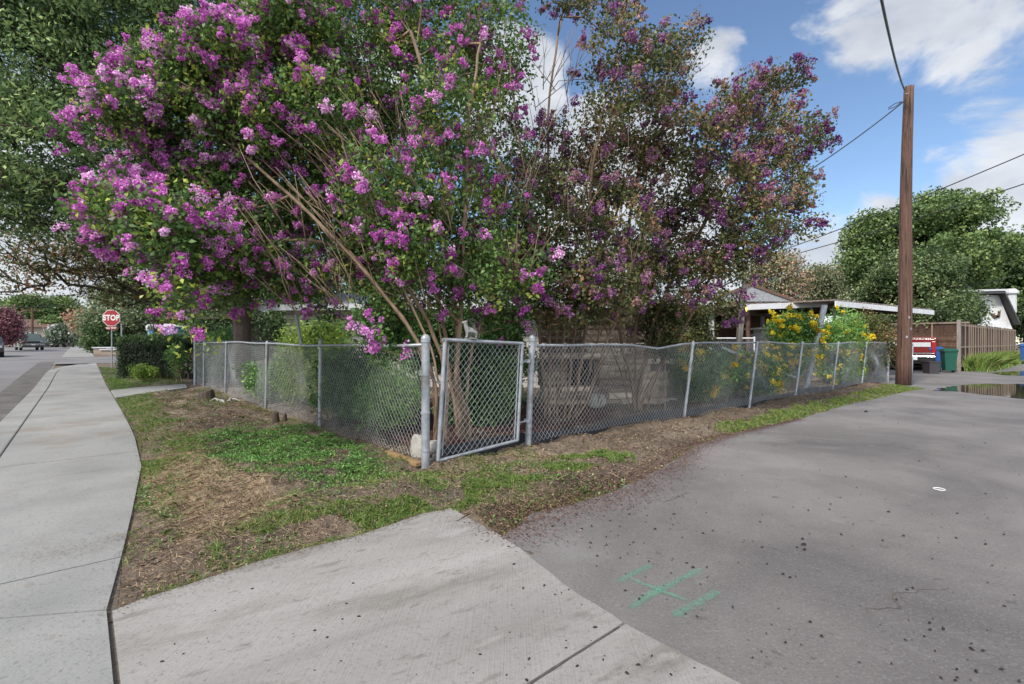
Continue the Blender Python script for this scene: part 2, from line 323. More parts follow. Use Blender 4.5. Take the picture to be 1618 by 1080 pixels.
m_white = flat('white_paint', (.62, .63, .64), .55)
m_whitedull = flat('white_weathered', (.45, .46, .48), .7)
m_tan = flat('tan_siding', (0.264, 0.216, 0.168), .8)
m_brown = flat('brown_paint', (.11, .06, .04), .7)
m_shingle = mat('grey_shingle', [(.3, (.17, .185, .20)), (.7, (.30, .32, .34))], rough=.9, scale=12, bump=.01)
m_blue = flat('blue_plastic', (.02, .25, .50), .4)
m_binblue = flat('bin_blue', (.015, .07, .26), .45)
m_bingreen = flat('bin_green', (0.00336, 0.0672, 0.04368), .45)
m_bingrey = flat('bin_grey', (.045, .04, .045), .5)
m_signred = flat('sign_red', (.30, .010, .018), .35)
m_signwhite = flat('sign_white', (.66, .66, .66), .4)
m_terra = flat('terracotta', (.30, .10, .06), .8)
m_greenpaint = None
m_litter = mat('dry_leaves', [(0, (.035, .02, .014)), (.4, (.10, .062, .036)), (.75, (.24, .165, .09)), (1, (.42, .33, .21))], rough=.9, src='tint')
m_grass = mat('grass_blade', [(0, (0.04927, 0.1079, 0.01809)), (.4, (0.09853, 0.2051, 0.02895)), (.7, (0.1861, 0.2806, 0.05428)), (1, (0.438, 0.3561, 0.1538))], rough=.6, src='tint', transl=.3)
m_straw = mat('dry_straw', [(0, (.14, .09, .055)), (.5, (.33, .235, .15)), (1, (.52, .40, .27))], rough=.85, src='tint')
m_clover = mat('clover_leaf', [(0, (0.04186, 0.1092, 0.02574)), (.5, (0.0897, 0.2184, 0.0468)), (1, (0.2093, 0.3549, 0.0819))], rough=.5, src='tint', transl=.25)
m_water = flat('puddle_water', (.035, .028, .02), .05, spec=.8)
m_pod = flat('pod_dark', (.014, .010, .010), .8)

# ------------------------------------------------------------------ GROUND SHEETS
def nf(x, y, s, seed=0.0): return mnoise.noise(Vector((x * s + seed, y * s - seed, seed * 1.7)))
def fbm(P, D, s, seed=0.0):
    sh = P.shape; out = np.empty(P.size)
    for i, (a, b) in enumerate(zip(P.ravel(), D.ravel())): out[i] = mnoise.fractal(Vector((a * s + seed, b * s - seed, seed)), 1.0, 2.0, 4)
    return out.reshape(sh)
def grid(ps, ds, zf, name, m, tintf=None):
    Pn, Dn = np.meshgrid(ps, ds, indexing='ij')
    Z = zf(Pn, Dn) + g(Dn)
    X = Pn * U[0] + Dn * V[0]; Y = Pn * U[1] + Dn * V[1]
    v = np.stack([X, Y, Z], -1).reshape(-1, 3); a, b = Pn.shape
    i = (np.arange(a - 1)[:, None] * b + np.arange(b - 1)[None]).ravel()
    F = np.stack([i, i + b, i + b + 1, i + 1], 1)
    mb = MB(); mb.add(v, F, tintf(Pn, Dn).ravel() if tintf else .5)
    o = mb.build(name, m, smooth=True); return tag(o, kind='structure')
def seg_dist(P, D, poly):
    best = np.full(P.shape, 1e9)
    for (x0, y0), (x1, y1) in zip(poly[:-1], poly[1:]):
        dx, dy = x1 - x0, y1 - y0; t = np.clip(((P - x0) * dx + (D - y0) * dy) / (dx * dx + dy * dy), 0, 1)
        best = np.minimum(best, np.hypot(P - x0 - t * dx, D - y0 - t * dy))
    return best
def inside(P, D, poly):
    r = np.zeros(P.shape, bool); n = len(poly)
    for i in range(n):
        x0, y0 = poly[i]; x1, y1 = poly[(i + 1) % n]
        c = ((y0 > D) != (y1 > D)) & (P < (x1 - x0) * (D - y0) / (y1 - y0 + 1e-12) + x0)
        r ^= c
    return r
PG = lambda pts: [pd(gnd(*q)) for q in pts]
walk_edge = [(.11, -12), (.11, 3.2), (.257, 4.35), (.51, 6.66), (.60, 9.0), (.62, 12), (.62, 33.2)]
apron_top = PG([(183, 960), (290, 926), (400, 890), (480, 868), (560, 849), (620, 828), (668, 812), (712, 803)])
alley_edge = PG([(794, 847), (848, 809), (908, 796), (960, 780), (985, 771), (1015, 755), (1052, 738), (1100, 702), (1164, 683), (1260, 662), (1337, 640), (1407, 624), (1440, 617)]) + [(18.2, 2.75), (18.9, 3.3), (19.2, 4.1)]
clover_poly = PG([(318, 700), (360, 684), (430, 678), (520, 688), (575, 722), (600, 745), (575, 772), (500, 775), (430, 760), (370, 745), (330, 728)])
strip_poly = PG([(172, 600), (190, 600), (230, 618), (262, 650), (272, 672), (225, 684), (205, 668), (190, 640)])
dirt_poly = PG([(232, 622), (300, 614), (470, 680), (560, 700), (430, 676), (330, 682), (272, 672), (262, 648)])
straw1 = PG([(225, 740), (300, 700), (345, 730), (350, 790), (240, 800)]); straw2 = PG([(290, 770), (420, 780), (500, 820), (420, 845), (290, 850)])
green2 = PG([(330, 860), (400, 840), (520, 822), (640, 790), (720, 776), (850, 735), (980, 715), (1010, 722), (900, 760), (770, 778), (735, 806), (640, 818), (560, 842), (400, 878), (340, 885)])
green3 = PG([(1120, 680), (1260, 645), (1400, 611), (1480, 603), (1478, 613), (1420, 620), (1340, 637), (1260, 658), (1160, 684)])
green4 = PG([(210, 730), (260, 700), (330, 690), (330, 705), (250, 745), (225, 760)])
green5 = PG([(560, 745), (700, 748), (740, 735), (830, 735), (800, 760), (600, 790), (520, 780)])
def paved(P, D):
    apr = inside(P, D, [(.13, -9)] + [(.13, 3.2)] + apron_top + [(2.2, 2.6), (1.94, 1.4), (1.94, -9)])
    al = inside(P, D, alley_edge + drive0 + [(2.2, 2.6)]); wk = P < np.interp(D, [e[1] for e in walk_edge], [e[0] for e in walk_edge]); pth = inside(P, D, path_poly)
    return apr | al | wk | pth
path_poly = [(.63, 15.0), (2.35, 17.0), (2.5, 18.5), (1.2, 17.9), (.63, 17.35)]
drive0 = [(20.0, 6.0), (20.2, 12), (34, 12), (34, 4.4), (30.2, 3.55), (31, 2.6), (40, 2.2), (60, 1.9), (420, 1.9), (420, -60), (1.90, -60), (1.90, .2)]
def hfun(P, D):
    e = np.minimum(np.minimum(seg_dist(P, D, walk_edge), seg_dist(P, D, apron_top)), seg_dist(P, D, alley_edge)); e = np.minimum(e, seg_dist(P, D, path_poly + path_poly[:1]))
    k = np.clip(e / .5, 0, 1); k = k * k * (3 - 2 * k)
    near = (P > 0) & (P < 24) & (D > 0) & (D < 20)
    base = np.full(P.shape, -.014)
    n = np.zeros(P.shape); m = near
    n[m] = fbm(P[m], D[m], 1.1, 3.1) * .08 + fbm(P[m], D[m], 4.5, 9.0) * .045 + .05
    mound = .10 * np.exp(-((P - 1.25) ** 2 / .35 + (D - 5.1) ** 2 / 1.1)) + .05 * np.exp(-((P - 2.1) ** 2 / .2 + (D - 3.9) ** 2 / .12))
    pave = paved(P, D) & (e > .05) | (D < 2.2)
    return np.where(pave, -.08, base + np.where(near & ~paved(P, D), k * (n + mound) * 1.0, 0))
def tintg(P, D):
    t = np.full(P.shape, .35); near = (P > 0) & (P < 24) & (D > 0) & (D < 20)
    t[inside(P, D, straw1) | inside(P, D, straw2)] = .85
    t[inside(P, D, dirt_poly)] = .42
    t[(D > 4.8) & (P > 2.8)] = .22
    t[inside(P, D, clover_poly)] = .1
    nn = np.zeros(P.shape); nn[near] = fbm(P[near], D[near], .9, 20) * .5
    return np.clip(t + nn, 0, 1)
ps = np.concatenate([[-.98, -.6, -.2, .05], np.arange(.12, 6, .055), np.arange(6, 22, .11), np.arange(22, 60, 2.), np.arange(60, 420, 30.)])
ds = np.concatenate([np.arange(-400, -20, 40.), np.arange(-20, 2, 2.), np.arange(2.2, 8.2, .055), np.arange(8.2, 20, .14), np.arange(20, 60, 3.), np.arange(60, 620, 20.)])
ground = grid(ps, ds, hfun, 'ground', m_soil, tintg)
# street side
grid(np.array([-11.2, -1.02]), np.concatenate([[-400, -20], np.arange(0, 100, 4.), np.arange(100, 640, 30)]), lambda P, D: P * 0 - .13, 'street', m_street)
grid(np.linspace(-1.75, -1.021, 4), np.arange(-6, 40, 1.), lambda P, D: P * 0 - .126 + .0015 * np.abs(P + 1.4), 'gutter', m_gutter)
grid(np.concatenate([[-420, -200, -100, -60, -30, -16, -11.2]]), np.concatenate([[-400, -20], np.arange(0, 100, 4.), np.arange(100, 640, 30)]), lambda P, D: P * 0 + .0, 'lawn', mat('far_lawn', [(.3, (.06, .10, .03)), (.7, (.13, .18, .06))], rough=1, scale=1.5, detail=8))
grid(np.array([-11.25, -11.05]), np.arange(0, 200, 4.), lambda P, D: P * 0 + .004, 'far_kerb', m_conc)
# curb: a curb lip beside the walk
def strip(name, m, p0, p1, z0, z1, d0, d1, step=2., curve=None):
    mb = MB(); dd = np.arange(d0, d1 + .01, step)
    rings = []
    for d in dd:
        off = curve(d) if curve else 0
        rings.append([W(p0 + off, d, z0), W(p1 + off, d, z0), W(p1 + off, d, z1), W(p0 + off, d, z1)])
    mb.loft(rings, None); return tag(mb.build(name, m, bevel=.02), kind='structure')
curvef = lambda d: .0 if d < 27 else (d - 27) ** 2 * .03
strip('kerb', m_conc, -1.02, -.715, -.2, .004, -8, 33, 1.5, curvef)
# sidewalk slabs
mb = MB(); edges = [-9, -6, -3, 0, 3.2, 3.93, 7.6, 12.2, 17.3, 22, 27, 33.2]
def wedge(d): return np.interp(d, [e[1] for e in walk_edge], [e[0] for e in walk_edge])
for a, b in zip(edges[:-1], edges[1:]):
    gp = .007 if a >= 3.1 else .006
    n = 4; top = []
    skew = .14 if abs(a - 3.2) < .01 else 0
    dl = np.linspace(a + gp, b - gp, n + 1)
    sk = lambda d: d + (.5 * max(0, 1 - abs(d - 3.2) / .7) if d <= 3.93 else 0) + (0)
    L = [(-.70 + curvef(d), min(sk(d), b - .01 if a > 3.1 else 9)) for d in dl]; Rr = [(float(wedge(d)) - .012, d) for d in dl]
    for k in range(n):
        q = [L[k], Rr[k], Rr[k + 1], L[k + 1]]
        v = [W(*c, -.12) for c in q] + [W(*c, .004) for c in q]
        fs = [(4, 5, 6, 7), (1, 2, 6, 5), (3, 0, 4, 7)]
        if k == 0: fs.append((0, 1, 5, 4))
        if k == n - 1: fs.append((2, 3, 7, 6))
        mb.add(v, fs)
tag(mb.build('sidewalk', m_conc), kind='structure')
mb = MB(); mb.add([W(-.72, -9, -.012), W(.14, -9, -.012), W(.14, 3.2, -.012), W(.62, 9, -.012), W(.62, 20, -.012), W(-.72, 20, -.012)], [(0, 1, 2, 3, 4, 5)]); tag(mb.build('joint_bed', m_joint), kind='structure')
def dense(poly, step, amp, seed=1.0, closed=False):
    out = []; pts = poly + ([poly[0]] if closed else [])
    for (x0, y0), (x1, y1) in zip(pts[:-1], pts[1:]):
        n = max(1, int(math.hypot(x1 - x0, y1 - y0) / step))
        for k in range(n):
            t = k / n; x = x0 + (x1 - x0) * t; y = y0 + (y1 - y0) * t
            out.append((x + nf(x, y, 3.0, seed) * amp + nf(x, y, 14, seed) * amp * .5, y + nf(x, y, 3.0, seed + 5) * amp + nf(x, y, 14, seed + 7) * amp * .5))
    if not closed: out.append(pts[-1])
    return out
# apron slabs (two, split by the joint)
ab = [(1.94, .2), (1.94, 1.4), (2.02, 1.9), (2.13, 2.3), (2.2, 2.6)]
top_e = dense(apron_top, .08, .018)
r1 = [(.12, 1.409)] + [(.12, 3.16)] + top_e[1:] + [(2.22, 2.95)] + dense([(2.2, 2.62), (2.13, 2.3), (2.02, 1.9), (1.95, 1.412)], .07, .02)
r2 = dense([(.12, 1.392), (1.0, 1.394), (1.95, 1.397)], .06, .006, 4) + dense([(1.95, 1.39), (1.94, .2)], .07, .012) + [(1.94, -9), (.12, -9)]
mb = MB()
for r in (r1, r2): mb.prism([tuple(W(*q).xy) for q in r][::-1] if False else [tuple(W(*q).xy) for q in r], -.12, .008)
tag(mb.build('driveway_apron', m_apron), kind='structure')
mb = MB(); mb.sheet([tuple(W(*q).xy) for q in [(.10, -9), (2.05, -9), (2.05, 2.3), (1.5, 3.0), (.12, 3.15)]], -.014); tag(mb.build('apron_joint_bed', m_joint), kind='structure')
# alley
ae = dense(alley_edge, .09, .045)
drive = [(19.2, 4.1), (20.0, 6.0), (20.2, 12), (34, 12), (34, 4.4), (30.2, 3.55), (31, 2.6), (40, 2.2), (60, 1.9), (420, 1.9), (420, -60), (1.90, -60), (1.90, .2)]
alley = ae + drive[1:] + dense([(1.90, .2), (1.92, 1.4), (2.0, 1.9), (2.11, 2.3), (2.17, 2.6)], .3, 0)[:-1]
mb = MB(); mb.prism([tuple(W(*q).xy) for q in alley], -.10, .003); tag(mb.build('alley', m_asph), kind='structure')
# concrete path to the side gate
mb = MB(); mb.prism([tuple(W(*q).xy) for q in [(.63, 15.0), (2.35, 17.0), (2.5, 18.5), (1.2, 17.9), (.63, 17.35)]], -.1, .03); tag(mb.build('path', m_conc, bevel=.01), kind='structure')
# side street crossing and the walk beyond it
mb = MB()
q = [(-1.03, 33.2), (60, 33.2), (60, 42), (-1.03, 42)]
v = []; mbb = MB()
for k in range(12):
    pa = -1.03 + k * 5; mbb.add([W(pa, 33.21, .0), W(pa + 5, 33.21, .0), W(pa + 5, 42, .0), W(pa, 42, .0)], [(0, 1, 2, 3)])
tag(mbb.build('side_street', m_street), kind='structure')
strip('far_sidewalk', m_conc, -.9, .7, -.15, .02, 42.1, 120, 3.)
# puddle
pud = PG([(1478, 617), (1490, 612), (1525, 608), (1560, 606.3), (1640, 606.5), (1720, 609), (1800, 616), (1760, 628), (1640, 631), (1618, 630), (1560, 624), (1520, 619), (1500, 618.5)])
mb = MB(); mb.sheet([tuple(W(*q).xy) for q in dense(pud, .08, .16, closed=True)], .0075); tag(mb.build('puddle', m_water), kind='structure')
pud2 = PG([(1560, 589), (1600, 586), (1700, 587), (1760, 592), (1640, 594), (1590, 593)])
mb = MB(); mb.sheet([tuple(W(*q).xy) for q in dense(pud2, .2, .1, closed=True)], .0075); tag(mb.build('puddle', m_water), kind='structure')
# red mulch bed just inside the gate
mul = PG([(520, 640), (655, 700), (690, 725), (820, 705), (990, 668), (1000, 640), (900, 640), (800, 650), (650, 640)])
mul = [pd(gnd(*q)) for q in [(480, 655), (600, 690), (668, 722), (690, 715), (820, 700), (940, 672), (980, 650), (800, 640), (600, 640)]]
mb = MB(); zz = .075
mb.sheet([tuple(W(*q).xy) for q in dense(mul, .15, .06, closed=True)], zz); tag(mb.build('mulch_bed', m_mulchred), kind='structure')
q = np.array([mul[0]]); 
# green utility paint
def mpaint():
    m = mat('spray_paint_green', [(.3, (.10, .25, .17)), (.7, (.15, .33, .23))], rough=.8, scale=20); nt = m.node_tree; b = nt.nodes['Principled BSDF']
    t = N(nt, 'ShaderNodeTexCoord'); n = N(nt, 'ShaderNodeTexNoise', i_Scale=70.0, i_Detail=5.0); L_(nt, t.outputs['Object'], n.inputs['Vector'])
    n2 = N(nt, 'ShaderNodeTexNoise', i_Scale=7.0, i_Detail=3.0); L_(nt, t.outputs['Object'], n2.inputs['Vector'])
    a_ = N(nt, 'ShaderNodeAttribute', attribute_name='tint')
    s = math_(nt, 'ADD', math_(nt, 'ADD', n.outputs['Fac'], math_(nt, 'MULTIPLY', n2.outputs['Fac'], .6)), math_(nt, 'SUBTRACT', a_.outputs['Fac'], 1.0))
    r = N(nt, 'ShaderNodeMapRange'); L_(nt, s, r.inputs[0]); r.inputs[1].default_value = .18; r.inputs[2].default_value = .75; r.inputs[4].default_value = .6
    L_(nt, r.outputs[0], b.inputs['Alpha']); return m
m_greenpaint = mpaint()
mb = MB()
def stroke(pts, wpx):
    P = [gnd(*q) for q in pts]; n = 14; Q = []
    for k in range(n + 1):
        t = k / n * (len(P) - 1); i = min(int(t), len(P) - 2); f = t - i; Q.append(P[i].lerp(P[i + 1], f))
    v = []; tt = []
    for k, q in enumerate(Q):
        T = (Q[min(k + 1, n)] - Q[max(k - 1, 0)]).normalized(); S = Vector((-T.y, T.x, 0))
        wd = wpx * (1 + .25 * nf(q.x, q.y, 9))
        for o_, ti in ((-1.25, .0), (-.6, .6), (0, .8), (.6, .6), (1.25, .0)):
            v.append((q.x + S.x * wd * o_, q.y + S.y * wd * o_, .0065 + .0004 * len(mb.v))); e = min(k, n - k) / 2.
            tt.append(ti * min(1, .35 + e))
    i = (np.arange(n)[:, None] * 5 + np.arange(4)[None]).ravel(); mb.add(v, np.stack([i, i + 5, i + 6, i + 1], 1), np.array(tt))
stroke([(974, 923), (1000, 907), (1032, 892)], .035); stroke([(990, 966), (1041, 933), (1114, 897)], .036); stroke([(1060, 976), (1100, 955), (1138, 934)], .036); stroke([(990, 914), (1040, 933), (1092, 953)], .022)
tag(mb.build('paint_marking', m_greenpaint), kind='structure')

# ------------------------------------------------------------------ GRASS, CLOVER, LITTER (stuff)
def hz(P, D): return hfun(P, D) + g(D)
def scatter(poly, n, jit=.05):
    a = np.array(poly); lo, hi = a.min(0), a.max(0); out = []
    got = 0
    while got < n:
        q = rng.uniform(lo, hi, (n * 3, 2)); jt = rng.normal(0, jit, (n * 3, 2))
        q = q[inside(q[:, 0] + jt[:, 0], q[:, 1] + jt[:, 1], poly)]; out.append(q); got += len(q)
    return np.concatenate(out)[:n]
def xyz(q, dz=0.0): 
    z = hz(q[:, 0], q[:, 1]) + dz
    return np.stack([q[:, 0] * U[0] + q[:, 1] * V[0], q[:, 0] * U[1] + q[:, 1] * V[1], z], 1)
def not_paved(q):
    P, D = q[:, 0], q[:, 1]
    apr = inside(P, D, [(.13, -9)] + [(.13, 3.2)] + apron_top + [(2.2, 2.6), (1.94, 1.4), (1.94, -9)])
    al = inside(P, D, alley_edge + drive[1:] + [(2.2, 2.6)])
    wk = (P < np.interp(D, [e[1] for e in walk_edge], [e[0] for e in walk_edge]))
    pth = inside(P, D, [(.63, 15.0), (2.35, 17.0), (2.5, 18.5), (1.2, 17.9), (.63, 17.35)])
    return ~(apr | al | wk | pth)
def blades(q, hmin, hmax, wd, mb, tlo=0., thi=.7, lean=.5):
    q = q[not_paved(q)]; n = len(q); B = xyz(q, -.005); h = rng.uniform(hmin, hmax, n)[:, None]
    ln = rng.normal(0, lean, (n, 2)); T = np.concatenate([ln, np.ones((n, 1))], 1); T /= np.linalg.norm(T, axis=1, keepdims=True)
    s = np.cross(T, unit(n)); s /= np.linalg.norm(s, axis=1, keepdims=True); s *= wd
    mid = B + T * h * .55; tip = B + T * h + np.concatenate([ln * .5 * h, -np.abs(ln[:, :1]) * h * .25], 1)
    v = np.stack([B - s, B + s, mid + s * .8, tip, mid - s * .8], 1).reshape(-1, 3)
    F = np.arange(5 * n).reshape(-1, 5); mb.add(v, F, np.repeat(rng.uniform(tlo, thi, n), 5))
def clump(q, amt, s=2.2, seed=5.):
    if amt > -.06 and seed == 8.: q = q[~inside(q[:, 0], q[:, 1], dirt_poly)]
    n = np.array([mnoise.noise(Vector((a * s, b * s, seed))) for a, b in q]); return q[n > amt]
mb = MB()
blades(clump(scatter(strip_poly, 16000, .08), -.25), .02, .06, .003, mb, .1, .8)
blades(clump(scatter(green2, 26000, .1), -.08, 3), .02, .06, .0028, mb, .0, .95)
blades(clump(scatter(green3, 30000, .1), -.15), .02, .07, .0045, mb, .15, .98)
blades(clump(scatter(green4, 6000, .1), -.1), .02, .06, .0028, mb, .1, .85)
blades(clump(scatter(green5, 9000, .12), -.05, 3), .015, .045, .0025, mb, .1, .95)
allv = [(.1, 3.2), (.6, 8), (.6, 15), (2.7, 16), (2.7, 4.5), (4.3, 4.5), (4.0, 2.7), (2.2, 2.7), (1.5, 3.2)]
blades(clump(scatter(allv, 60000, .02), .0, 1.6, 8.), .015, .05, .0025, mb, .1, 1.0, .8)
blades(clump(scatter(allv, 9000, .02), .1, 2.6, 4.), .05, .11, .0024, mb, .0, .6, .6)   # straw lying nearly flat
# tufts against the apron edge and the walk edge
for poly, n in ((apron_top, 4200), (walk_edge[1:5], 1500), (alley_edge, 5000)):
    a = np.array(dense(poly, .03, 0)); i = rng.integers(0, len(a), n); q = a[i] + rng.normal(0, .035, (n, 2)); blades(clump(q, .0, 4), .02, .055, .0022, mb, .05, .98, .7)
blades(scatter([(.62, 17.6), (2.6, 18.8), (3., 26), (.62, 30)], 9000), .02, .06, .007, mb, .1, .7)
tag(mb.build('grass', m_grass), kind='stuff')
mb = MB(); q = scatter(allv, 42000, .02); q = q[~inside(q[:, 0], q[:, 1], dirt_poly)]; blades(q, .015, .06, .0016, mb, .0, .9, 2.8)
blades(scatter(straw1, 30000, .15), .015, .05, .0016, mb, .2, 1.0, 2.8); blades(scatter([(.16, 3.3), (.5, 5.2), (1.3, 4.2), (1.5, 3.4), (.8, 3.3)], 9000, .05), .012, .05, .0016, mb, .0, .8, 2.8)
blades(scatter(straw2, 18000, .15), .015, .05, .0016, mb, .1, .9, 2.8)
tag(mb.build('dry_straw', m_straw), kind='stuff')
# clover leaves
q = clump(scatter(clover_poly, 22000, .15), -.28, 3.); q = q[not_paved(q)]
q2 = clump(scatter(allv, 16000, .02), .22, 1.3, 2.); q2 = q2[not_paved(q2)]
q = np.concatenate([q, q2]); B = xyz(q, 0); B[:, 2] += rng.uniform(.004, .035, len(B))
v, F, t = leaves(B, rng.uniform(.014, .03, len(B)), rng.uniform(.012, .024, len(B)), up=2.5, tint=rng.uniform(0, 1, len(B)) * .8 + .2 * rng.random(len(B)))
mb = MB(); mb.add(v, F, t); tag(mb.build('clover_patch', m_clover), kind='stuff')
# dry leaves and bark chips
litA = [(.5, 8), (2.7, 9), (2.7, 16.5), (1.2, 15)]; mb = MB()
inner = [(2.8, 4.6), (20, 4.6), (20, 8), (12, 12), (4, 18), (2.8, 18)]
fstrip = [(2.2, 2.75), (4.2, 2.8), (6.2, 3.2), (12.2, 3.1), (20, 3.2), (20, 4.4), (4.3, 4.6), (2.8, 4.6)]
for poly, n, l0, l1, tl, th, in ((allv, 40000, .006, .03, 0, .9), (dirt_poly, 9000, .01, .04, .0, .7), (fstrip, 34000, .01, .04, 0, .95), (litA, 7000, .01, .04, .1, .9), (inner, 30000, .02, .07, 0, .8), (PG([(480, 672), (660, 735), (640, 700), (520, 660)]), 2500, .02, .05, .4, 1.), (PG([(770, 810), (850, 790), (1000, 750), (1100, 700), (1040, 730), (900, 800), (800, 850), (760, 840)]), 5000, .008, .03, 0, .7)):
    q = scatter(poly, n, .1); q = q[not_paved(q)] if poly is not None else q; B = xyz(q, .004); B[:, 2] += rng.exponential(.006, len(B)); k = len(B); l = rng.uniform(l0, l1, k)
    T = unit(k); T[:, 2] *= .25; T /= np.linalg.norm(T, axis=1, keepdims=True)
    v, F, t = leaves(B, l, l * rng.uniform(.25, .6, k), up=2.0, t=T, tint=rng.uniform(tl, th, k)); mb.add(v, F, t)
q = scatter(mul, 9000, .03); k = len(q); B = np.stack([q[:, 0] * U[0] + q[:, 1] * V[0], q[:, 0] * U[1] + q[:, 1] * V[1], np.full(k, .085) + rng.random(k) * .02], 1); T = unit(k); T[:, 2] *= .25; l = rng.uniform(.02, .06, k)
v, F, t = leaves(B, l, l * .4, up=2.0, t=T, tint=rng.uniform(0, .6, k)); mb.add(v, F, t)
# blown onto the pavement, thinning away from the edge
a = np.array(dense(alley_edge, .03, 0)); i = rng.integers(0, len(a), 1500); q = a[i] + np.stack([rng.normal(0, .1, 1500), -np.abs(rng.exponential(.22, 1500))], 1)
B = np.stack([q[:, 0] * U[0] + q[:, 1] * V[0], q[:, 0] * U[1] + q[:, 1] * V[1], np.full(1500, .012)], 1); l = rng.uniform(.006, .02, 1500); T = unit(1500); T[:, 2] *= .1
v, F, t = leaves(B, l, l * .4, up=4, t=T, tint=rng.uniform(0, .5, 1500)); mb.add(v, F, t)
for c_, n_, sx in (((60, 880), 500, .12), ((130, 868), 900, .13), ((190, 850), 500, .08), ((600, 850), 300, .12), ((730, 825), 500, .12)):
    q_ = gnd(*c_); B = np.array(q_)[None] + np.stack([rng.normal(0, sx, n_), rng.normal(0, sx * .6, n_), np.full(n_, .012)], 1); l = rng.uniform(.002, .009, n_); T = unit(n_); T[:, 2] *= .1
    v, F, t = leaves(B, l, l * .6, up=5, t=T, tint=rng.uniform(.2, .6, n_)); mb.add(v, F, t)
a = np.array(dense(walk_edge[1:6], .03, 0)); i = rng.integers(0, len(a), 2600); q = a[i] + np.stack([-np.abs(rng.exponential(.03, 2600)) + .02, rng.normal(0, .05, 2600)], 1)
B = np.stack([q[:, 0] * U[0] + q[:, 1] * V[0], q[:, 0] * U[1] + q[:, 1] * V[1], np.full(2600, .010)], 1); l = rng.uniform(.003, .014, 2600); T = unit(2600); T[:, 2] *= .1
v, F, t = leaves(B, l, l * .5, up=4, t=T, tint=rng.uniform(0, .7, 2600)); mb.add(v, F, t)
a = np.array(dense(apron_top, .03, 0)); i = rng.integers(0, len(a), 2600); q = a[i] + np.stack([rng.normal(0, .05, 2600), -np.abs(rng.exponential(.045, 2600)) + .02], 1)
B = np.stack([q[:, 0] * U[0] + q[:, 1] * V[0], q[:, 0] * U[1] + q[:, 1] * V[1], np.full(2600, .013)], 1)
v, F, t = leaves(B, l, l * .5, up=4, t=T, tint=rng.uniform(0, .7, 2600)); mb.add(v, F, t)
tag(mb.build('leaf_litter', m_litter), kind='stuff')
# damp reddish litter along the alley edge
m_redlit = mat('red_litter', [(0, (.03, .014, .012)), (.5, (.12, .058, .045)), (1, (.26, .15, .11))], rough=.9, src='tint')
mb = MB(); a = np.array(dense([e for e in alley_edge if e[0] < 9.5], .03, 0)); n_ = 26000; i = rng.integers(0, len(a), n_); w3 = np.interp(a[i][:, 0], [2.2, 3.5, 6, 9.5], [.16, .22, .12, .05])
q = a[i] + np.stack([rng.normal(0, .08, n_), rng.normal(.05, 1, n_) * w3], 1); on = ~not_paved(q); z_ = np.where(on, .009, hz(q[:, 0], q[:, 1]) + .006)
B = np.stack([q[:, 0] * U[0] + q[:, 1] * V[0], q[:, 0] * U[1] + q[:, 1] * V[1], z_ + rng.random(n_) * .004], 1); l = rng.uniform(.005, .024, n_); T = unit(n_); T[:, 2] *= .15
v, F, t = leaves(B, l, l * rng.uniform(.3, .7, n_), up=4, t=T, tint=rng.uniform(0, 1, n_)); mb.add(v, F, t)
tag(mb.build('damp_litter', m_redlit), kind='stuff')
m_petal = mat('petal_fall', [(0, (.10, .04, .07)), (.5, (.30, .14, .24)), (1, (.50, .32, .42))], rough=.9, src='tint')
mb = MB(); n_ = 3200; a = np.array(dense(alley_edge, .03, 0)); i = rng.integers(0, len(a), n_); q = a[i] + np.stack([rng.normal(0, .1, n_), rng.normal(.25, .45, n_)], 1)
q = np.concatenate([q, scatter(allv, 1800, .05)]); n_ = len(q); z_ = np.where(~not_paved(q), .011, hz(q[:, 0], q[:, 1]) + .008); B = np.stack([q[:, 0] * U[0] + q[:, 1] * V[0], q[:, 0] * U[1] + q[:, 1] * V[1], z_ + rng.random(n_) * .008], 1)
l = rng.uniform(.006, .016, n_); T = unit(n_); T[:, 2] *= .2; v, F, t = leaves(B, l, l * .7, up=3, t=T, tint=rng.uniform(0, 1, n_)); mb.add(v, F, t); tag(mb.build('fallen_petals', m_petal), kind='stuff')
# hairline cracks
mb = MB()
def crack(px, py, ang, n, wd, z, st=.06):
    q = gnd(px, py); x, y = q.x, q.y; P_ = []
    for k in range(n): P_.append((x, y)); ang += rnd.gauss(0, .2); j_ = rnd.gauss(0, .5); x += math.cos(ang + j_) * st; y += math.sin(ang + j_) * st
    for k in range(n - 1):
        (x0, y0), (x1, y1) = P_[k], P_[k + 1]; a_ = math.atan2(y1 - y0, x1 - x0) + math.pi / 2; w0 = wd * (1 - abs(2 * k / n - 1)) + .001; w1 = wd * (1 - abs(2 * (k + 1) / n - 1)) + .001
        mb.add([(x0 - math.cos(a_) * w0, y0 - math.sin(a_) * w0, z), (x1 - math.cos(a_) * w1, y1 - math.sin(a_) * w1, z), (x1 + math.cos(a_) * w1, y1 + math.sin(a_) * w1, z), (x0 + math.cos(a_) * w0, y0 + math.sin(a_) * w0, z)], [(0, 1, 2, 3)])
for c_ in ((1340, 700, .2, 34), (1540, 720, 2.6, 24), (1180, 690, 0.1, 30), (1500, 930, 2.9, 14), (1380, 655, .4, 40), (1010, 790, .5, 14)): crack(*c_, .002, .006)
for c_ in ((60, 760, .9, 12),): crack(*c_, .0012, .0125)
tag(mb.build('cracks', m_joint), kind='structure')
